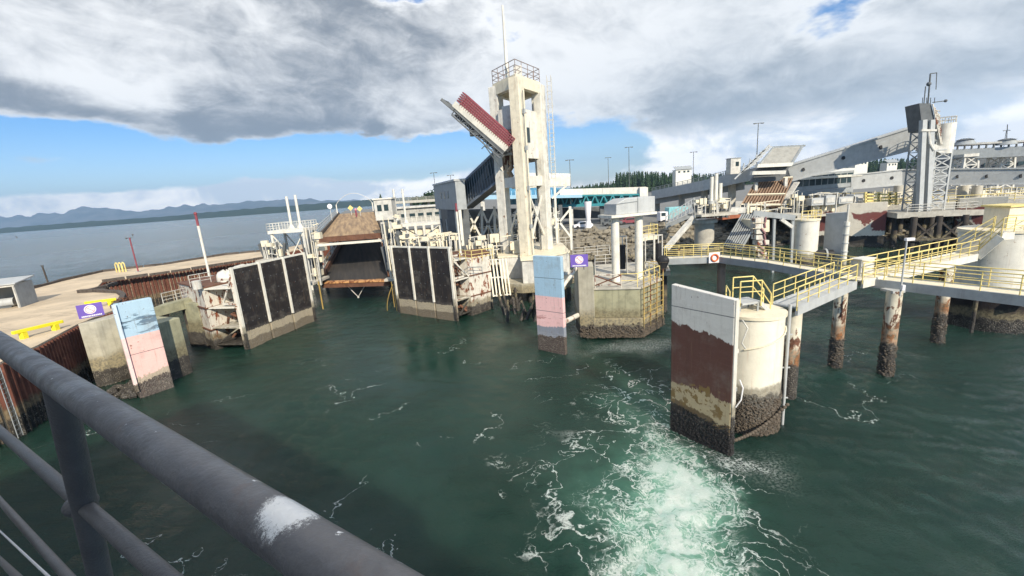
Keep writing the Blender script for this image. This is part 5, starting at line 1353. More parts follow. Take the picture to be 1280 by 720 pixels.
mb = MB(); mb.tube((DC.x+1.6, DC.y-.5, -.5), (DC.x+1.6, DC.y-.5, 6.6), .075, 10); mb.tube((DC.x+1.78, DC.y-.25, -.5), (DC.x+1.78, DC.y-.25, 6.2), .04, 8)
for z in (1.5, 3.2, 5.0): mb.bar((DC.x+1.3, DC.y-.4, z), (DC.x+1.8, DC.y-.5, z), .06)
mb.build('riser_pipe', M['lgrey'], t)
mb = MB(); arc = [(DC.x+(DR+.05)*math.cos(a_), DC.y+(DR+.05)*math.sin(a_), 4.6+.75*((a_-4.0)/1.6)) for a_ in [4.0+1.9*i/14 for i in range(15)]]; mb.poly(arc, .035, 6); mb.build('hose', M['cream'], t)
# circular flange of the fender thrust arm
mb = MB(); mb.tube((10.2, 20.5, 3.15), (11.3, 21.0, 3.15), .42, 24); mb.build('thrust_arm', M['pale'], t)
mb = MB(); mb.tube((10.15, 20.45, 3.15), (10.35, 20.53, 3.15), .55, 24); mb.build('flange', M['white'], t)
# chain
mb = MB(); ch = [lerp((10.1, 19.0, .3), (13.6, 20.0, 1.6), u)+Vector((0, 0, -.35*math.sin(math.pi*u))) for u in [i/22 for i in range(23)]]
for i, (p, q) in enumerate(zip(ch, ch[1:])):
    m0 = lerp(p, q, .5); mb.ball(m0, .12, 7, 4, (1, .7, .8))
mb.build('mooring_chain', M['barn'], t)
# panel
t = thing('fender_panel', 'big white, brown and black leaning fender board nearest the ship', 'fender', (9, 19.8, 0))
pa, pb = W(838, 536), W(911, 570)
pa, pb = Vector((pa.x, pa.y, 0)), Vector((pb.x, pb.y, 0)); d = (pb-pa).normalized(); n = Vector((d.y, -d.x, 0)); n = n if n.dot(CAM-pa) > 0 else -n
mb = MB(); mb.slab([V(pa, -1.2), V(pb, -1.2), V(pb, 7.72), V(pa, 8.0)], -n*.32); mb.build('face', M['board'], t, .03)
mb = MB(); mb.slab([V(pb, 1.2)+d*.012-n*.02, V(pb, 7.7)+d*.012-n*.02, V(pb, 7.7)+d*.012-n*.30, V(pb, 1.2)+d*.012-n*.30], d*.05); mb.build('edge_plate', weathered('panel_edge', (.66, .63, .55), .55, rust=.28, streak=.3, tide=2.0), t)
mb = MB()
for z in (1.6, 3.3, 5.2, 7.): mb.bar(V(pa, z)-n*.42, V(pb, z)-n*.42, .16, .2)
for f in (.08, .5, .92): p = lerp(pa, pb, f)-n*.5; mb.bar(V(p, -1), V(p, 7.6), .16)
mb.build('back_frame', M['white_tide'], t)
mb = MB(); rn = random.Random(5)
for _ in range(1700):
    f = rn.random(); z = rn.betavariate(1.1, 2.)*1.7-.15; p = lerp(pa, pb, f); mb.rock((p.x+n.x*.005, p.y+n.y*.005, z), rn.uniform(.02, .06), rn)
for _ in range(260):
    z = rn.betavariate(1.1, 2.)*1.9-.15; p = pb+d*.04-n*rn.uniform(0, .32); mb.rock((p.x, p.y, z), rn.uniform(.02, .06), rn)
M['dmussel'] = weathered('dark_mussels', (.028, .026, .026), .6, var=.6, vs=12, streak=0)
o = mb.build('mussel_crust', M['dmussel'], t); o['kind'] = 'stuff'
mb = MB(); mb.poly([V(pb, 6.7)-n*.5+d*.1, V(pb, 6.3)-n*.7+d*.25, V(pb, 5.6)-n*.5+d*.12, V(pb, 5.3)-n*.7+d*.2], .035, 6); mb.build('chain', M['pale'], t)
mb = MB(); mb.poly([V(pb, 3.9)+d*.2-n*.3, V(pb, 3.5)+d*.32-n*.4, V(pb, 2.9)+d*.28-n*.35, V(pb, 2.5)+d*.1-n*.25], .03, 6); mb.build('rope', M['signwhite'], t)
# drum-top fittings
t = thing('drum_stair', 'little grey stair with yellow rails on the front drum', 'stair', (12.3, 21.5, 6.3))
s0, s1 = W(948, 366, 6.9), W(982, 370, 6.9)
MB().box((DC.x-.35, DC.y+.15, 6.75), (1.1, 1.0, .1), .2).build('landing', M['lgrey'], t)
mb = MB()
for q in ((-.8, -.25), (.1, -.25), (.1, .6), (-.8, .6)): mb.bar((DC.x+q[0], DC.y+q[1], 6.3), (DC.x+q[0], DC.y+q[1], 6.72), .07)
mb.build('leg', M['grey'], t)
railing(t, [(DC.x-1.4, DC.y-.35, 6.3), (DC.x-.95, DC.y+.9, 6.3)], 1.15, 1.5, M['yellow'], .035, levels=(1., .55))
railing(t, [(DC.x-.85, DC.y-.3, 6.8), (DC.x+.2, DC.y-.35, 6.8), (DC.x+.85, DC.y-.1, 6.0)], 1.1, 1.1, M['yellow'], .035, levels=(1., .5))
railing(t, [(DC.x-.7, DC.y+.7, 6.8), (DC.x+.35, DC.y+.7, 6.8), (DC.x+1.05, DC.y+.9, 6.0)], 1.1, 1.1, M['yellow'], .035, levels=(1., .5))
mb = MB()
for i in range(6): mb.box((DC.x+.3+i*.2, DC.y+.3+i*.04, 6.65-i*.19), (.24, .9, .05), .15)
mb.build('tread', M['pale'], t)
mb = MB(); mb.bar((DC.x+.25, DC.y-.25, 6.7), (DC.x+1.5, DC.y-.05, 5.45), .08, .2); mb.bar((DC.x+.15, DC.y+.8, 6.7), (DC.x+1.4, DC.y+1., 5.45), .08, .2); mb.build('stringer', M['lgrey'], t)
# pile behind the drum
p = W(985, 497); t = thing('footbridge_pile', 'rust spotted white pile just right of the front drum', 'pile', p)
MB().cyl(p.x, p.y, -1.5, 5.4, .42, 20, rings=8).build('shaft', M['pile'], t)
# sloping gangway from drum to the long bridge
g0, g1 = W(1000, 386, ZW+.05), W(1070, 352, ZW+.15); g00 = Vector((DC.x+1.35, DC.y+.0, ZW+.2))
bridge('gangway', 'short sloping gangway with yellow rails from the front drum to the footbridge', [W(996, 384, ZW), g1], 1.25, .5, M['lgrey'], M['lgrey'], step=1.15)
# upper ramped walkway to the big drum
e0 = W(1078, 351, ZW+.1); e1 = W(1222, 318, ZW+.1); e2 = W(1252, 292, 7.7); e3 = e2+Vector((1.0, .1, 0))
bridge('stair_walkway', 'cream walkway with yellow rails rising by stairs to the right hand drum', [e0, e1, e2, e3], 1.3, .5, M['white'], M['cream'], step=1.25)
t = thing('stair_treads', 'steep flight of open treads at the end of the cream walkway', 'stair', e1); mb = MB(); dd = (e2-e1); nn = Vector((-dd.y, dd.x, 0)).normalized(); nn = nn if nn.dot(e1-CAM) > 0 else -nn
for i in range(14): p = lerp(e1, e2, i/14)+nn*.65; mb.box((p.x, p.y, p.z+.16), (.32, 1.1, .05), math.atan2(dd.y, dd.x))
mb.build('tread', M['pale'], t)
# equipment box on the walkway corner
p = lerp(e0, e1, .12)+Vector((-.3, 1., 0)); t = thing('deck_locker', 'pale locker standing on the cream walkway near the junction', 'locker', p)
MB().box(p+Vector((0, 0, .55)), (1.2, .7, 1.05), .3).build('cabinet', M['pale'], t, .02); MB().box(p+Vector((0, 0, 1.1)), (1.3, .8, .06), .3).build('lid', M['white'], t)
# lamp pole
p = W(1126, 362, ZW); t = thing('lamp_pole', 'thin grey lamp pole with a white lamp beside the cream walkway', 'lamp', V(p, ZW))
hz = 2.9; MB().tube(V(p, ZW-.4), V(p, ZW+hz), .045, 8).build('pole', M['lgrey'], t); MB().box((p.x+.15, p.y, ZW+hz), (.45, .18, .14)).build('lamp_head', M['signwhite'], t); MB().box((p.x, p.y-.12, ZW+.15), (.16, .14, .3)).build('switch_box', M['signwhite'], t)
# life ring
a = lerp(w1[0], w1[1], .93); p = PY(893, 322, a.y-.12); t = thing('life_ring_board', 'white board with an orange life ring on the far footbridge rail', 'life ring', p-Vector((0, 0, .4)))
MB().box(p, (1.0, .05, .95)).build('board', M['signwhite'], t); mb = MB()
for i in range(18):
    a_, b_2 = 2*math.pi*i/18, 2*math.pi*(i+1)/18; mb.tube(p+Vector((.3*math.cos(a_), -.08, .3*math.sin(a_))), p+Vector((.3*math.cos(b_2), -.08, .3*math.sin(b_2))), .08, 8, caps=False)
mb.build('ring', M['orange'], t)

# ================================================================ RIGHT HAND DRUM
t = thing('drum_dolphin', 'largest white drum at the right edge with black weedy base', 'dolphin', (38.5, 32.5, 0))
RC = Vector((38.3, 33.2, 0))
MB().cyl(RC.x, RC.y, 2.4, 7.5, 2.35, 48).build('drum', M['white'], t); MB().cyl(RC.x, RC.y, 7.5, 7.7, 2.45, 48).build('top_slab', M['cream'], t)
MB().cyl(RC.x, RC.y, -1.5, 2.4, 2.75, 48, rings=6).build('base_ring', weathered('black_base', (.022, .016, .015), .7, var=.6, rust=.2, tide=1.0, rustc=(.06, .02, .016), barn=(.02, .018, .016)), t)
MB().tube((RC.x-3.1, RC.y-1.8, -1), (RC.x-3.1, RC.y-1.8, 3.6), .13, 8).build('guide_post', M['pile_dark'], t)
MB().box((RC.x-.9, RC.y-3.1, 2.6), (.7, .7, .6)).build('cleat_block', M['signwhite'], t)
railing(t, [(RC.x-1.4, RC.y-1.5, 7.7), (RC.x+.5, RC.y-2.2, 7.7), (RC.x+2.2, RC.y-.5, 7.7)], 1.1, 1.1, M['yellow'], .035)
t = thing('upper_cylinder', 'pale box shaped pedestal on top of the right hand drum', 'pedestal', (RC.x+.6, RC.y, 7.7))
MB().box((RC.x+.6, RC.y+.3, 8.5), (1.8, 1.8, 1.6)).build('block', M['cream'], t, .04); MB().box((RC.x+.6, RC.y+.3, 9.36), (2.1, 2.1, .12)).build('cap', M['yellow'], t)

# ================================================================ SECOND BERTH (right background)
def Zp(px, py, z): return W(px, py, z)
# drum with yellow fittings
p = W(1004, 337); t = thing('drum_dolphin', 'white drum dolphin with yellow railed top behind the long footbridge', 'dolphin', p)
MB().cyl(p.x, p.y, -1, 6.7, 1.45, 36, rings=6).build('drum', M['white_tide'], t); MB().cyl(p.x, p.y, 6.7, 6.9, 1.55, 36).build('top_slab', M['cream'], t)
railing(t, [(p.x-1.3, p.y-.8, 6.9), (p.x+1.2, p.y-.9, 6.9), (p.x+1.3, p.y+1, 6.9)], 1.1, .8, M['yellow'], .04, posts=False)
t = thing('fender_panel', 'grey steel fender plate with a black thrust cylinder behind the footbridge', 'fender', W(1042, 335))
a, b = PY(1028, 328, 58), PY(1054, 329, 55.5); MB().slab([V(a, -1), V(b, -1), V(b, 7.6), V(a, 7.4)], (.3, .5, 0)).build('plate', M['lgrey'], t, .03)
q = PY(1031, 318, 56.5); MB().tube(q+Vector((-1.4, .3, 0)), q+Vector((.8, -.3, 0)), .62, 20).build('thrust_cylinder', M['black'], t); MB().tube(q+Vector((-.1, -.0, 0)), q+Vector((.1, -.05, 0)), .8, 20).build('flange', M['grey'], t)
t = thing('marker_pole', 'thick white ringed pole rising behind the footbridge junction', 'pole', W(1053, 342)); q = PY(1053, 340, 50); hq = PY(1053, 256, 50)
MB().tube(V(q, -1), V(q, hq.z-2), .3, 12).build('pole', M['white_tide'], t); MB().tube(V(q, hq.z-2), V(q, hq.z), .1, 8).build('tip', M['pale'], t)
mb = MB()
for i in range(6): mb.tube(V(q, 1.5+i*1.), V(q, 1.62+i*1.), .36, 12)
mb.build('collar', M['lgrey'], t)
# big faded boards
for (x0, y0, x1, y1, zt_, lb) in ((1014, 300, 1104, 309, 7.2, 'wide cream fender wall with faded red patches left of the lattice tower'), (1191, 308, 1252, 300, 7.4, 'cream fender wall with one dark red patch right of the lattice tower')):
    a, b = W(x0, 310, 0), W(x1, y1, 0); a = PY(x0, 300, b.y+ (6 if x0 < 1100 else 0)); a.z = 0
    if x0 > 1100: a = W(1191, 309); b = PY(1252, 300, a.y-4); b.z = 0
    t = thing('fender_wall', lb, 'fender', V((a+b)/2, 0)); dd = (b-a).normalized()
    MB().slab([V(a, -1), V(b, -1), V(b, zt_+.2), V(a, zt_)], (.3, .6, 0)).build('face', M['backboard'], t, .03)
    mb = MB()
    for f in (.1, .5, .9): q = lerp(a, b, f)+Vector((.5, 1.2, 0)); mb.bar(V(q, -1), V(q, 7), .5)
    mb.build('back_post', M['pile_dark'], t)
# deck of the second berth with yellow rails
t = thing('berth_deck', 'long concrete berth deck with yellow rails carrying the lattice tower', 'deck', W(1150, 262, 5.5))
q = [W(925, 268, 6.), W(1000, 262, 6.), W(1290, 250, 6.), W(1290, 243, 6.), W(1000, 250, 6.), W(930, 258, 6.)]
MB().slab(q, (0, 0, -1.2)).build('deck', M['conc_dry'], t)
railing(t, [q[0], q[1], W(1110, 257, 6.), q[2]], 1.2, 2., M['yellow'], .06, posts=False)
railing(t, [q[5], q[4], q[3]], 1.3, 2., M['yellow'], .06, posts=False)
mb = MB(); rn = random.Random(41)
for i in range(22): p = lerp(W(925, 267, 6), W(1290, 249, 6), rn.random()); mb.cyl(p.x, p.y+rn.uniform(.5, 5), -1, 5.2, .45, 10)
mb.build('pile', M['pile_dark'], t)
t = thing('yellow_gate', 'row of bright yellow barriers on the second berth deck', 'barrier', W(1100, 250, 6))
mb = MB()
for k_ in range(3):
    a, b = PY(1082+0*k_, 243+4*k_, 72), PY(1120, 243+4*k_, 72); mb.bar(a, b, .25, .28)
for x in (1082, 1098, 1112, 1120): mb.bar(PY(x, 240, 72), PY(x, 256, 72), .25)
mb.build('bar', M['yellow'], t)
t = thing('deck_cabinets', 'cluster of cream equipment cabinets on the second berth deck', 'cabinets', W(1040, 252, 6)); mb = MB(); mb2 = MB()
for x, y, w_, h_ in ((1018, 252, 2.0, 1.2), (1034, 250, 1.6, 1.6), (1054, 250, 2.6, 1.1), (1068, 249, 1.6, 1.5)): p = PY(x, y, 74); mb.box(p, (w_, 1.6, h_)); mb2.box(p+Vector((0, -.85, 0)), (w_*.8, .08, h_*.5))
mb.build('cabinet', M['lgrey'], t); mb2.build('door', M['pale'], t)
# platform for lattice tower
LT = W(1166, 263, 5.8); t = thing('tower_platform', 'weathered timber platform on dark braced piles under the lattice tower', 'platform', V(LT, 0))
MB().box((LT.x+1, LT.y+1.5, 5.35), (11, 7, .8), -.35).build('deck', M['conc_dry'], t); mb = MB()
for i in range(4):
    for j in range(2): mb.cyl(LT.x-3.5+i*3, LT.y-.8+j*3.2-i*.9, -1, 5.1, .42, 10)
for i in range(3): mb.bar((LT.x-3.5+i*3, LT.y-.9-i*.9, 1.2), (LT.x-.5+i*3, LT.y-1.8-i*.9, 4.4), .25); mb.bar((LT.x-3.5+i*3, LT.y-.9-i*.9, 4.4), (LT.x-.5+i*3, LT.y-1.8-i*.9, 1.2), .25)
mb.bar((LT.x-4.5, LT.y-1.2, 1.6), (LT.x+5.5, LT.y-3.6, 1.6), .35); mb.build('braced_piles', M['pile_dark'], t)
railing(t, [(LT.x-4, LT.y+.0, 5.8), (LT.x+5.5, LT.y-3.2, 5.8)], 1.1, 1.4, M['pale'], .05, posts=False)
# lattice lift tower
YT = LT.y; zt_ = lambda py: PY(1165, py, YT).z; xt_ = lambda px, py: PY(px, py, YT).x
t = thing('lattice_tower', 'grey lattice lift tower with dark head and white drum, topped by masts', 'tower', V(LT, 5.8))
for px in (1151, 1161): p0, p1 = PY(px-2, 262, YT), PY(px+3, 150, YT); MB().bar(V(p0, 5.8), p1, .65).build('guide_column', M['lgrey'], t)
mb = MB(); xtower(mb, (xt_(1172, 240), YT+1.2), 2.6, 2.4, 5.8, zt_(188), 7, .12); mb.build('lattice', M['lgrey'], t)
mb = MB(); xtower(mb, (xt_(1158, 240), YT+1.6), 2.2, 2.0, 5.8, zt_(150), 9, .08); mb.build('lattice', M['grey'], t)
hp = [PY(1149, 129, YT), PY(1164, 129, YT), PY(1172, 163, YT), PY(1153, 163, YT)]; MB().slab(hp, (.4, 2.8, 0)).build('head_box', M['dgrey'], t, .03)
mb = MB()
for k_ in range(4): a, b = PY(1166+k_*2.4, 130+k_*4, YT-.2+k_*.4), PY(1176+k_*1.4, 180, YT-.2+k_*.4); mb.bar(a, b, .12)
for k_ in range(7): mb.bar(PY(1167+k_*1.3, 137+k_*6, YT-.2), PY(1175+k_*.6, 139+k_*6, YT+.8), .09)
mb.build('stair_frame', M['rust_white'], t)
dc = PY(1181, 170, YT+1); MB().tube(V(dc, zt_(193)), V(dc, zt_(155)), 1.15, 28).build('drum', M['white'], t)
mb = MB()
for k_ in range(10): a_ = 2*math.pi*k_/10; mb.tube((dc.x+1.05*math.cos(a_), dc.y+1.05*math.sin(a_), zt_(155)), (dc.x+1.05*math.cos(a_), dc.y+1.05*math.sin(a_), zt_(147)), .05, 5)
for zq in (zt_(151), zt_(147)): mb.poly([(dc.x+1.05*math.cos(2*math.pi*i/12), dc.y+1.05*math.sin(2*math.pi*i/12), zq) for i in range(13)], .05, 5)
mb.build('drum_railing', M['pale'], t)
mb = MB(); mb.tube(PY(1160, 129, YT), PY(1163, 92, YT), .1, 6); mb.tube(PY(1163, 92, YT), PY(1171, 91, YT), .07, 6); mb.tube(PY(1171, 91, YT), PY(1170, 112, YT), .05, 6); mb.tube(PY(1155, 129, YT), PY(1157, 108, YT), .07, 6); mb.tube(PY(1166, 128, YT), PY(1182, 126, YT), .07, 6); mb.ball(PY(1161, 105, YT), .3); mb.ball(PY(1182, 126, YT), .22)
for x in (1153, 1158, 1163, 1168): mb.tube(PY(x, 129, YT), PY(x+.4, 122, YT), .05, 5)
mb.build('mast', M['dgrey'], t)
mb = MB(); mb.bar(PY(1151, 163, YT-.3), PY(1170, 163, YT-.3), .3); mb.poly([PY(1160, 165, YT-.3), PY(1162, 180, YT-.3), PY(1167, 188, YT-.3)], .22, 8); mb.slab([PY(1163, 187, YT), PY(1186, 193, YT), PY(1186, 186, YT), PY(1168, 180, YT)], (0, 2.5, 0)); mb.build('chute', M['pale'], t)
# galleries
def gallery(name, label, tl, tr, bl, br_, Y0, Y1, dots, mat, dep=(0.4, 3.2, 0)):
    a, b, c, d = PY(*bl, Y0), PY(*br_, Y1), PY(*tr, Y1), PY(*tl, Y0); t = thing(name, label, 'gallery', (a+b)/2); fr = Vector((-.02, -.06, 0))
    MB().slab([a, b, c, d], dep).build('body', mat, t)
    mb = MB(); mb.bar(d+fr, c+fr, .2, .22); mb.bar(a+fr, b+fr, .2, .22); mb.build('edge_flange', M['lgrey'], t)
    L = 14; mb = MB()
    for f in dots:
        p = lerp(lerp(a, b, f), lerp(d, c, f), .52); MB().tube(p+Vector((-.01, -.05, 0)), p+Vector((0, .1, 0)), .30, 14).build('porthole', M['black'], t)
    return t
gallery('conveyor_gallery', 'long grey gangway gallery sloping up to the lattice tower head', (984, 208), (1150, 156), (990, 226), (1153, 184), 80, 72, (.12, .44, .72), M['lgrey'])
gallery('passenger_gallery', 'level grey gallery with portholes running behind the lattice tower to the right edge', (1128, 212), (1310, 210), (1128, 231), (1310, 229.5), 82, 70, (.42, .62, .84), M['lgrey'])
gallery('passenger_gallery', 'grey gallery section between the windowed hall and the lattice tower', (1064, 219), (1128, 212), (1064, 236), (1128, 231), 84, 82, (.25, .8), M['lgrey'])
mb = MB(); t = thing('gallery_piers', 'row of pale round piers under the grey level gallery', 'piers', PY(1125, 240, 80))
for x in (1124, 1134, 1205, 1222): q = PY(x, 232, 80); MB().tube(V(q, 4.), V(q, q.z), .75, 14).build('pier', M['conc_dry'], t)
# windowed hall, white roof
t = thing('windowed_hall', 'low hall with a row of windows and a white roof below the sloping gallery', 'building', PY(1030, 238, 84))
a, b = PY(994, 239, 86), PY(1066, 233, 84); top = 3.; MB().slab([a, b, b+Vector((0, 6, 0)), a+Vector((0, 6, 0))], (0, 0, 3.)).build('wall', M['grey'], t)
MB().slab([PY(1000, 225, 85.5), PY(1078, 220, 83.5), PY(1078, 212, 95), PY(1040, 213, 95)], (0, 0, .4)).build('roof', M['white'], t)
for i in range(9):
    p = lerp(a, b, .03+i*.108); q = lerp(a, b, .12+i*.108); fr = Vector((0, -.05, 0)); MB().slab([p+fr+Vector((0, 0, .8)), q+fr+Vector((0, 0, .8)), q+fr+Vector((0, 0, 2.6)), p+fr+Vector((0, 0, 2.6))], (0, .04, 0)).build('window', M['glass'], t)
mb = MB(); a2, b2 = PY(994, 246, 83), PY(1066, 240, 83); mb.slab([a2, b2, b2+Vector((0, 5, 0)), a2+Vector((0, 5, 0))], (0, 0, .9)); mb.build('lower_beam', M['grey'], t)
mb = MB()
for i in range(7): p = lerp(a, b, i/6); mb.bar(V(p+Vector((0, 2, 0)), 4), V(p+Vector((0, 2, 0)), p.z), .5)
mb.build('column', M['conc_dry'], t)

# raised vehicle ramps of the second berth
def ribbed(name, label, q, nrib, mat, ribm, thk=.25, rails=True):
    t = thing(name, label, 'ramp', (q[0]+q[1])/2); n = (q[1]-q[0]).cross(q[3]-q[0]).normalized(); n = n if n.dot(CAM-q[0]) > 0 else -n
    MB().slab(q, -n*thk).build('plate', mat, t); mb = MB()
    for i in range(nrib+1): f = i/nrib; mb.bar(lerp(q[0], q[1], f)+n*.12, lerp(q[3], q[2], f)+n*.12, .22, .35, up=n)
    mb.build('rib', ribm, t); mb = MB()
    for f in (0., .38, 1.): mb.bar(lerp(q[0], q[3], f)+n*.36, lerp(q[1], q[2], f)+n*.36, .25, .3, up=n)
    mb.build('cross_member', M['cream'], t); return t, n
q = [PY(926, 258, 76), PY(975, 258, 74), PY(990, 224, 78), PY(946, 226, 80)]
t, n = ribbed('slatted_ramp', 'raised ramp underside of rusty brown slats with cream cross members', q, 13, M['rust'], M['woodslat'])
q = [PY(950, 205, 77), PY(990, 204, 75), PY(1003, 183, 77), PY(967, 184, 79)]
t = thing('upper_apron', 'tilted grey steel apron standing highest above the brown slatted ramp', 'ramp', q[0]); MB().slab(q, (.1, .6, -.1)).build('plate', weathered('apron_grey', (.36, .35, .31), .7, rust=.2, streak=.5), t)
mb = MB(); mb.bar(q[0], q[3], .25, .3); mb.bar(q[1], q[2], .25, .3); mb.bar(q[2]+Vector((.5, 0, .1)), q[3], .3); mb.build('edge_girder', M['grey'], t)
MB().slab([PY(948, 205, 76.5), PY(992, 203, 74.5), PY(990, 207.5, 74.5), PY(946, 209.5, 76.5)], (0, .8, 0)).build('white_beam', M['white'], t)
MB().slab([PY(941, 214, 76.5), PY(983, 213, 74.5), PY(982, 217.5, 74.5), PY(940, 218.5, 76.5)], (0, .8, 0)).build('white_beam', M['white'], t)
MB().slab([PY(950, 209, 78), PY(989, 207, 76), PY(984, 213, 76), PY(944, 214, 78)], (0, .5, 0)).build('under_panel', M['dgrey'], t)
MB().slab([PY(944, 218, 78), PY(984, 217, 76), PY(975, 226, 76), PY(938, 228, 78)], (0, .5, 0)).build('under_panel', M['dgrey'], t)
mb = MB()
for k_ in range(6): a, b = PY(925+k_*5, 216-k_*5, 78), PY(945+k_*4, 204-k_*4.2, 78); mb.bar(a, b, .2)
for k_ in range(5): mb.bar(PY(928+k_*8, 215-k_*7, 78), PY(930+k_*8, 204-k_*5.5, 78), .15)
mb.bar(PY(918, 224, 78), PY(962, 181, 78), .2); mb.build('side_truss', M['lgrey'], t)
mb = MB(); mb.bar(V(PY(945, 226, 78), 5), PY(945, 224, 78), .5); mb.bar(V(PY(982, 226, 77), 5), PY(982, 222, 77), .5); mb.bar(PY(982, 250, 76), PY(996, 228, 78), .9, .2); mb.build('column', M['pale'], t)
# grey road viaduct climbing to it
t = thing('viaduct', 'grey vehicle viaduct climbing from the left towards the raised ramps', 'viaduct', PY(880, 225, 88))
q = [PY(815, 245, 118), PY(880, 233, 96), PY(958, 215, 82)]; up_ = Vector((0, 0, 1.6)); mb = MB()
for a, b in zip(q, q[1:]): mb.slab([a, b, b+Vector((3, 7, 0)), a+Vector((3, 7, 0))], (0, 0, -.8)); mb.bar(a+Vector((0, 0, .2)), b+Vector((0, 0, .2)), .3, 2.2)
mb.build('deck', M['lgrey'], t); railing(t, [p+Vector((0, 0, 1.2)) for p in q], .9, 2., M['grey'], .06, posts=False)
mb = MB()
for p in (lerp(q[0], q[1], .08), lerp(q[0], q[1], .6), q[1], lerp(q[1], q[2], .5)): mb.bar(V(p+Vector((1.5, 3, 0)), 3), V(p+Vector((1.5, 3, 0)), p.z-.5), 1.1)
mb.build('pier', M['conc_dry'], t)
t = thing('lower_road', 'lower grey road deck passing under the viaduct', 'road deck', PY(900, 245, 90)); q = [PY(815, 252, 120), PY(880, 240, 100), PY(930, 232, 90)]; mb = MB()
for a, b in zip(q, q[1:]): mb.slab([a, b, b+Vector((3, 6, 0)), a+Vector((3, 6, 0))], (0, 0, -.8)); mb.bar(a, b, .3, 1.6)
mb.build('deck', M['grey'], t)
c = PY(916.5, 208, 86); t = thing('ramp_booth', 'small grey booth on top of the viaduct', 'booth', c-Vector((0, 0, 1.4))); MB().box(c, (1.9, 1.8, 2.9)).build('wall', M['pale'], t, .03); MB().box(c+Vector((.3, -.93, .4)), (.6, .06, .8)).build('window', M['glass'], t); MB().box(c+Vector((0, 0, 1.5)), (2.1, 2.0, .12)).build('roof', M['grey'], t)
# white pipes trio and pier drum
for px, tp, lb in ((889, 221, 'leftmost slim white pipe in front of the viaduct'), (894.5, 217, 'tallest slim white pipe in front of the viaduct'), (900, 229, 'shortest slim white pipe in front of the viaduct')):
    p = PY(px, 255, 66); t = thing('vent_pipe', lb, 'pipe', p); MB().tube(p, V(p, PY(px, tp, 66).z), .26, 10).build('pipe', M['white'], t); MB().tube(p, p+Vector((0, 0, .5)), .45, 10).build('collar', M['lgrey'], t)
# dark pier mass with support drum
t = thing('dark_pier', 'dark timber pier structure under the raised ramps with a white support drum', 'pier', W(880, 290, 5)); ZD = 6.4
qd = [W(862, 263, ZD), W(940, 266, ZD), W(965, 262, ZD), W(965, 250, ZD), W(870, 253, ZD)]
MB().slab(qd, (0, 0, -1.0)).build('deck', M['conc_dry'], t); rn = random.Random(51); mb = MB()
for i in range(44): p = W(rn.uniform(850, 985), rn.uniform(282, 298), 0); mb.bar(V(p, -1), V(p, ZD-.6)+Vector((rn.uniform(-.3, .3), 0, 0)), rn.uniform(.35, .55))
for i in range(12): x = 838+i*12; mb.bar(W(x, 290, 0)+Vector((0, 3, 1)), PY(x+14, 268, W(x, 290, 0).y+3), .3)
mb.build('pile_forest', M['pile_dark'], t)
p = W(880, 303, 1.0); p = PY(880, 300, 68); MB().tube(V(p, .5), V(p, ZD), 1.45, 24).build('support_drum', M['conc_dry'], t); MB().tube(V(p, ZD), V(p, ZD+.5), 1.9, 24).build('drum_cap', M['pale'], t)
a, b = PY(893, 276, 70), PY(926, 272, 70); MB().slab([a, b, b+Vector((0, 3, 0)), a+Vector((0, 3, 0))], (0, 0, .5)).build('rusty_beam', weathered('orange_rust', (.36, .12, .06), .8, var=.4), t)
MB().slab([W(838, 300, -1), W(1000, 292, -1), PY(1000, 266, W(1000, 292, -1).y), PY(838, 276, W(838, 300, -1).y)], (0, .5, 0)).build('shade_sheet', M['pile_dark'], t)  # dark sheet added to act as the shade under the pier deck
a, b = PY(908, 268, 71), PY(932, 266, 71); MB().slab([a, b, b+Vector((0, 3, 0)), a+Vector((0, 3, 0))], (0, 0, .9)).build('pale_beam', M['pale'], t)
t = thing('inclined_boom', 'long pale diagonal boom leaning down to the left of the dark pier', 'boom', PY(852, 288, 64)); MB().bar(PY(832, 312, 62), PY(875, 263, 67), .75, .5).build('boom', M['pale'], t); MB().bar(PY(846, 298, 63.6), PY(838, 296, 66), .25).build('stay', M['grey'], t)
t = thing('folded_gangway', 'dark folded gangway ramp sloping down under the viaduct left of the drum', 'gangway', PY(845, 275, 76)); q = [PY(832, 286, 76), PY(838, 280, 82), PY(868, 262, 80), PY(872, 268, 74)]; MB().slab(q, (0, 0, .8)).build('deck', M['grey'], t); mb = MB(); truss(mb, q[0]+Vector((0, 0, .8)), q[3]+Vector((0, 0, .8)), 1.3, 8, .07); mb.build('side_truss', M['lgrey'], t); mb = MB(); truss(mb, q[1]+Vector((0, 0, .8)), q[2]+Vector((0, 0, .8)), 1.3, 8, .07); mb.build('side_truss', M['lgrey'], t)
# collapsed slatted chute
t = thing('slatted_chute', 'grey slatted chute hanging down in the shade right of the support drum', 'chute', PY(925, 290, 64)); q = [PY(905, 308, 60), PY(925, 314, 58), PY(952, 268, 64), PY(928, 268, 66)]; MB().slab(q, (0, .3, -.3)).build('floor', M['timber'], t); mb = MB()
for i in range(9): f = i/8; mb.bar(lerp(q[0], q[1], f), lerp(q[3], q[2], f), .14, .3)
mb.build('slat', M['grey'], t)
t = thing('steel_bent', 'pale steel bent with one cross beam in front of the rocks', 'frame', PY(970, 300, 57)); mb = MB(); mb.bar(PY(941, 266, 58), PY(993, 272, 57), .6, .7); mb.bar(PY(991, 272, 57), V(PY(991, 300, 57), -1), .3); mb.bar(PY(968, 268, 57.5), V(PY(968, 300, 57.5), -1), .3); mb.build('frame', M['grey'], t); mb = MB(); mb.bar(PY(976, 274, 57), PY(990, 284, 57), .4); mb.build('brace', M['pale'], t)
t = thing('rusty_fender_stack', 'rust and white fender stack hanging behind the footbridge', 'fender', PY(950, 300, 55)); rn = random.Random(61); mb = MB(); mb2 = MB()
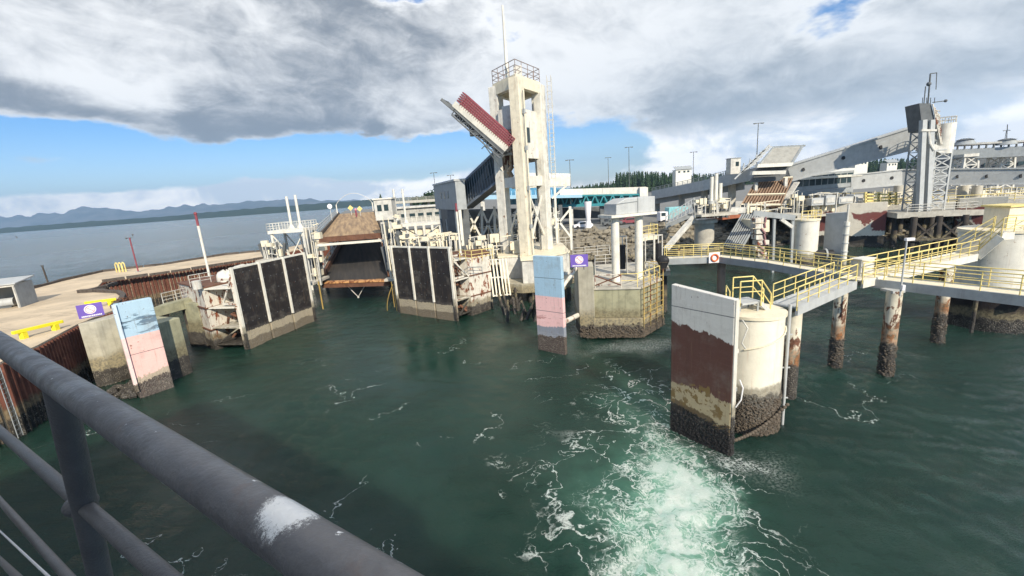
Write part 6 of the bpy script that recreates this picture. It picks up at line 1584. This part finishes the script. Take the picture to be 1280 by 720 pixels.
for i in range(9): z = PY(948, 275+i*7, 56); mb.box(z+Vector((rn.uniform(-.4, .4), 0, 0)), (rn.uniform(.8, 1.8), 1.2, .55)); mb2.tube(z+Vector((.5, -.7, -.3)), z+Vector((rn.uniform(-.6, .8), -.7, .4)), .12, 6)
mb.build('stack', M['rust_white'], t); mb2.build('hanger', M['pinkred'], t)
a, b = PY(935, 283, 60), PY(955, 283, 60); t = thing('cream_block', 'cream concrete block in front of the rock bank under the ramps', 'block', PY(944, 290, 61)); MB().slab([PY(941, 290, 61), PY(962, 290, 61), PY(962, 275, 61), PY(941, 275, 61)], (0, 3, 0)).build('block', M['cream'], t, .03); MB().slab([PY(943, 312, 62), PY(960, 312, 62), PY(960, 291, 62), PY(943, 291, 62)], (0, 1.5, 0)).build('support', M['pile_dark'], t)

# clutter of small steelwork
clutter(925, 990, 252, 264, 6, 74, 'pale posts and machinery under the brown slatted ramp', 15, 24)
clutter(985, 1080, 240, 262, 6, 76, 'yellow and cream rail clutter on the second berth deck', 16, 40)
clutter(1085, 1150, 236, 260, 6, 80, 'dark pipework and posts left of the lattice tower', 17, 26)
clutter(1192, 1280, 232, 258, 6, 82, 'dark machinery and posts right of the lattice tower', 18, 36)
clutter(1238, 1282, 258, 292, 6, 52, 'yellow access platforms above the right hand drum', 19, 22)
clutter(868, 912, 246, 262, 6, 66, 'small posts around the foot of the three white pipes', 20, 18)
clutter(640, 700, 262, 300, 5, 74, 'white posts and pipework behind the tower base', 22, 30)

# ================================================================ far terminal on the right
t = thing('conveyor_trestle', 'dark overhead conveyor trestle with roof machinery at the far right', 'trestle', PY(1230, 200, 120))
a, b = PY(1188, 187, 125), PY(1310, 181, 115); MB().slab([a, b, b+Vector((0, 5, 0)), a+Vector((0, 5, 0))], (0, 0, -2.6)).build('body', M['grey'], t); MB().slab([a+Vector((0, -.3, 1.5)), b+Vector((0, -.3, 1.5)), b+Vector((0, 5, 1.5)), a+Vector((0, 5, 1.5))], (0, 0, -.5)).build('roof', M['pale'], t)
mb = MB()
for i in range(14): p = lerp(a, b, i/13); mb.bar(p, p+Vector((0, 0, 1.2)), .3)
mb.build('post', M['dgrey'], t)
for x in (1217, 1263):
    p = PY(x, 190, 122); t = thing('lattice_pylon', 'white cross braced pylon %s the far conveyor trestle' % ('left under' if x < 1250 else 'right under'), 'pylon', V(p, 4.5)); mb = MB(); xtower(mb, (p.x, p.y+2), 4.6, 4, 4.5, p.z-1., 4, .25, taper=.8); mb.build('lattice', M['pale'], t); MB().box((p.x, p.y+2, p.z-.8), (5.5, 4.5, .8)).build('cap', M['pale'], t)
for x, w_, lb in ((1206, 26, 'left rounded roof ventilator on the far trestle'), (1258, 24, 'right rounded roof ventilator with a thin mast on the far trestle')):
    p = PY(x, 178, 120); t = thing('roof_ventilator', lb, 'ventilator', p); MB().tube(p-Vector((0, 0, .6)), p+Vector((0, 0, .6)), 2.4, 18, 1.6).build('housing', M['grey'], t); MB().tube(p+Vector((0, 0, .6)), p+Vector((0, 0, 1.0)), 2.0, 18, .8).build('cap', M['dgrey'], t)
    if x > 1250: MB().tube(p, p+Vector((-.5, 0, 4.6)), .1, 6).build('mast', M['dgrey'], t)
t = thing('industrial_shed', 'long dark industrial shed behind the lattice tower', 'building', PY(1200, 220, 160))
a, b = PY(1186, 203, 160), PY(1330, 196, 150); MB().slab([V(a, 4.4), V(b, 4.4), V(b, PY(1330, 190, 150).z), V(a, a.z+2)], (2, 14, 0)).build('wall', M['dgrey'], t); MB().slab([V(a, a.z+2)+Vector((0, -.6, 0)), V(b, PY(1330, 190, 150).z)+Vector((0, -.6, 0)), V(b, PY(1330, 190, 150).z+1.5)+Vector((1, 8, 0)), V(a, a.z+3.5)+Vector((1, 8, 0))], (0, .4, .4)).build('roof', M['grey'], t)
for i in range(9):
    f = .06+i*.1; p = lerp(a, b, f); MB().box((p.x, p.y-.1, p.z-1.4), (3.2, .1, 1.2)).build('window', M['glass'], t)

# ================================================================ TEAL TERMINAL behind the tower
t = thing('teal_walkway', 'enclosed overhead walkway with white roof and teal lattice girder', 'walkway', PY(750, 250, 105))
a, b = PY(712, 244, 105), PY(800, 245, 100); tz = 105/FPX
at_, bt = PY(700, 236.5, 105), PY(808, 233.5, 100); MB().slab([PY(700, 244.5, 105), PY(808, 242.5, 100), bt, at_], (0, 4, 0)).build('roof_band', M['white'], t)
MB().slab([PY(800, 262, 99.5), PY(810, 262, 99.5), PY(810, 234, 99.5), PY(800, 234, 99.5)], (0, 4.5, 0)).build('end_wall', M['white'], t)
MB().slab([PY(690, 258, 105.5), PY(800, 254, 100.5), PY(800, 243, 100.5), PY(690, 245, 105.5)], (0, 3, 0)).build('glazing', weathered('teal_glazing', (.015, .09, .10), .3), t)
mb = MB(); A0, A1 = PY(690, 258, 104.8), PY(800, 254, 99.8); B0, B1 = PY(690, 245, 104.8), PY(800, 243, 99.8); n = 20; mb.bar(A0, A1, .5, .6); mb.bar(B0, B1, .3, .35)
for i in range(n): mb.bar(lerp(A0, A1, i/n) if i % 2 else lerp(B0, B1, i/n), lerp(A0, A1, (i+1)/n) if not i % 2 else lerp(B0, B1, (i+1)/n), .28)
mb.build('lattice_girder', M['teal'], t)
mb = MB()
for x in (700, 735, 752, 770, 798): p = PY(x, 256, 103); mb.bar(V(p, 4), V(p, p.z), .9)
mb.build('column', M['dgrey'], t)
t = thing('terminal_building', 'blue walled terminal with a pale flat roof behind the tower', 'building', PY(660, 250, 112))
a, b = PY(628, 256, 112), PY(718, 254, 108); MB().slab([a, b, PY(718, 236, 108), PY(628, 232, 112)], (0, 8, 0)).build('wall', M['blueglass'], t)
MB().slab([PY(570, 250, 104), PY(728, 247, 100), PY(728, 244.5, 112), PY(570, 247, 116)], (0, 0, .5)).build('canopy', M['skyblue'], t)
MB().slab([PY(636, 230, 112), PY(712, 231, 108), PY(713, 217, 108), PY(655, 216, 112)], (0, 8, 0)).build('roof_block', M['white'], t)
mb = MB()
for i in range(18): f = (i+.5)/18; p = lerp(a, b, f); mb.bar(p+Vector((0, -.1, .3)), p+Vector((0, -.1, 3.4)), .16)
mb.build('mullion', M['skyblue'], t); mb = MB()
for x in (582, 604, 626, 648, 670, 692, 714): p = PY(x, 250, 104); mb.bar(V(p, 4.2), V(p, p.z), .55)
mb.build('column', M['pale'], t)
MB().slab([PY(572, 275, 118), PY(800, 272, 112), PY(800, 258, 112), PY(572, 262, 118)], (0, 2, 0)).build('undercroft_shade', M['dgrey'], t)  # dark grey sheet in place of the shade below the canopy
c = PY(735, 262, 92); t = thing('statue_column', 'white sculpted column standing below the teal walkway', 'column', V(c, 4.5)); MB().tube(V(c, 4.5), V(c, 6.2), .9, 12, .5).build('base', M['signwhite'], t); MB().tube(V(c, 6.2), V(c, PY(735, 252, 92).z), .45, 12, .8).build('shaft', M['signwhite'], t)
# parked truck, teal
def truck(px, py, Y, label):
    p = PY(px, py, Y); p.z = Z_LAND; t = thing('parked_truck', label, 'truck', p); MB().box((p.x+.9, p.y, Z_LAND+2.1), (5., 2.3, 2.4)).build('cargo_box', weathered('teal_truck', (.25, .55, .58), .4), t, .05)
    MB().prism([(p.x-3.4, p.y-1.1), (p.x-1.7, p.y-1.1), (p.x-1.7, p.y+1.1), (p.x-3.4, p.y+1.1)], Z_LAND+.6, Z_LAND+2.5).build('cab', M['signwhite'], t, .15); MB().box((p.x-2.7, p.y-1.12, Z_LAND+2.), (.9, .05, .7)).build('window', M['glass'], t)
    for dx_ in (-2.6, 0, 2.6): MB().tube((p.x+dx_, p.y-1.15, Z_LAND+.45), (p.x+dx_, p.y+1.15, Z_LAND+.45), .45, 14).build('wheel', M['black'], t)
truck(843, 268, 92, 'pale teal box truck parked under the grey viaduct')
def car(px, Y, mt_, label, py=266):
    p = PY(px, py, Y); z = Z_LAND; t = thing('parked_car', label, 'car', V(p, z), 'cars parked under the terminal')
    prof = [(-2.1, .3), (-2.1, .8), (-1.2, .95), (-.7, 1.45), (.9, 1.45), (1.5, .95), (2.1, .85), (2.1, .3)]
    MB().slab([(p.x+x, p.y-.85, z+y) for x, y in prof], (0, 1.7, 0)).build('body', mt_, t, .08)
    MB().slab([(p.x+x, p.y-.87, z+y) for x, y in ((-1.0, .98), (-.62, 1.36), (.8, 1.36), (1.25, .98))], (0, 1.74, 0)).build('window', M['glass'], t)
    for dx_ in (-1.3, 1.3): MB().tube((p.x+dx_, p.y-.88, z+.32), (p.x+dx_, p.y+.88, z+.32), .32, 12).build('wheel', M['black'], t)
car(728, 95, M['signwhite'], 'small white car nearest the sculpted column under the teal walkway'); car(765, 96, M['dgrey'], 'dark grey car under the middle of the teal walkway'); car(786, 97, M['red'], 'red car under the right end of the teal walkway')
# lamp posts across the terminal
for px, tp, Y, lb in ((948, 154, 95, 'tallest light mast with a crossbar above the grey viaduct booth'), (786, 184, 120, 'light mast above the right end of the teal walkway'), (760, 197, 150, 'thin light mast above the middle of the teal walkway'), (867, 190, 130, 'thin light mast left of the viaduct booth'), (542, 216, 130, 'thin lamp post rising behind the grey waiting room'), (563, 219, 130, 'short thin lamp post over the roof of the grey waiting room'), (712, 200, 110, 'slim light mast just right of the white roof block'), (1258, 163, 140, 'slim aerial mast near the right edge of the photo')):
    p = PY(px+2, 240, Y); top = PY(px, tp, Y); p = Vector((top.x, Y, Z_LAND)); t = thing('light_mast', lb, 'light mast', p); MB().tube(p, V(p, top.z), .13, 6, .07).build('pole', M['dgrey'], t)
    mb = MB(); mb.bar((p.x-.9, Y, top.z), (p.x+.9, Y, top.z), .12); mb.box((p.x-.8, Y-.1, top.z-.05), (.5, .3, .18)); mb.box((p.x+.8, Y-.1, top.z-.05), (.5, .3, .18)); mb.build('lamp_head', M['dgrey'], t)
for px, Y, w_, h_, lb in ((1072, 420, 12, 9, 'small white house among the far woods right of the booth'), (852, 400, 14, 6, 'white flat roofed building before the dark woods'), (1110, 430, 10, 8, 'pale house among the trees under the sloping gallery')):
    p = PY(px, 236 if px < 1000 else 214, Y); z = p.z if px > 1000 else PY(px, 212, Y).z-h_; t = thing('distant_house', lb, 'house', V(p, Z_LAND)); MB().box((p.x, Y, (z+Z_LAND)/2+h_/2), (w_, 8, max(4, z+h_-Z_LAND))).build('wall', M['white'], t); q_ = z+h_
    MB().slab([(p.x-w_*.55, Y-5, q_), (p.x+w_*.55, Y-5, q_), (p.x+w_*.55, Y, q_+2.6), (p.x-w_*.55, Y, q_+2.6)], (0, 0, .4)).build('roof', M['grey'], t)
    for dx_ in (-.28, .05, .3): MB().box((p.x+dx_*w_, Y-4.05, q_-2.), (w_*.14, .1, 1.6)).build('window', M['glass'], t)

# ================================================================ SHIP RAIL (foreground) and the ferry it belongs to
RH = .335
ra, rb = W(51, 463, H-RH), W(372, 676, H-RH); dR_ = (rb-ra).normalized()
SPLASH = W(372, 662, H-RH)+Vector((0, 0, .03))
M['railtop'] = rail_top_mat()
F0 = ra-dR_*2.2; F1 = rb+dR_*1.4
t = thing('ferry', 'dark grey pipe hand rail of the ferry in the bottom left foreground', 'ferry', V(F0*.3+F1*.7, 0)+Vector((-3, -3, 0)))
TR = .0285
R_ = MB(); N = 40
for i in range(N): R_.tube(lerp(F0, F1, i/N), lerp(F0, F1, (i+1)/N), TR, 40, caps=False)
R_.build('top_rail', M['railtop'], t)
def rl(x0, y0, x1, y1, r_, name, mat, ext=1.6):
    p, q = PL(x0, y0, ra, rb), PL(x1, y1, ra, rb); z = (p.z+q.z)/2; d = (q-p).normalized()
    mb = MB(); mb.tube(p-d*ext, q+d*ext*.4, r_, 28, caps=False); mb.build(name, mat, t); return p, q
rl(0, 539, 200, 716, .0175, 'middle_rail', M['rail'])
rl(0, 626, 84, 720, .0175, 'lower_rail', M['rail'])
rl(0, 664, 60, 720, .006, 'toe_wire', M['signwhite'])
rl(0, 700, 30, 730, .03, 'toe_bar', M['rail'])
pp0 = PL(72, 476, ra, rb); pp1 = PL(122, 705, ra, rb); dpp = (pp1-pp0); MB().tube(pp0, pp0+dpp*2.2, .0265, 32, caps=False).build('stanchion', M['rail'], t)
c = PL(101, 630, ra, rb); MB().ball(c, .034, 16, 10, (1.1, 1.1, .8)).build('weld_collar', M['rail'], t)
# unseen ferry deck, hull and superstructure behind the camera, added for their shade
nS = Vector((-dR_.y, dR_.x, 0)); nS = nS if nS.dot(CAM-ra) > 0 else -nS      # towards the ship
e0 = V(F0, 0)-dR_*10.; e1 = V(F1, 0)+dR_*5.
hull = [e0+nS*.15, e1+dR_*3+nS*.15, e1+dR_*3+nS*24-dR_*2, e0+nS*24]
MB().prism([(p.x, p.y) for p in hull], H-RH-1.35, H-RH-1.12).build('deck', M['dgrey'], t)
MB().prism([(p.x, p.y) for p in hull], 1.0 if False else 6.0, H-RH-1.36).build('upper_hull', M['hull'], t)
sup = [e0+nS*2.8, e1+dR_*2.5+nS*3.4, e1+nS*23-dR_*3, e0+nS*23]
MB().prism([(p.x, p.y) for p in sup], H-RH-1.12, 16.6).build('unseen_superstructure', M['hull'], t)
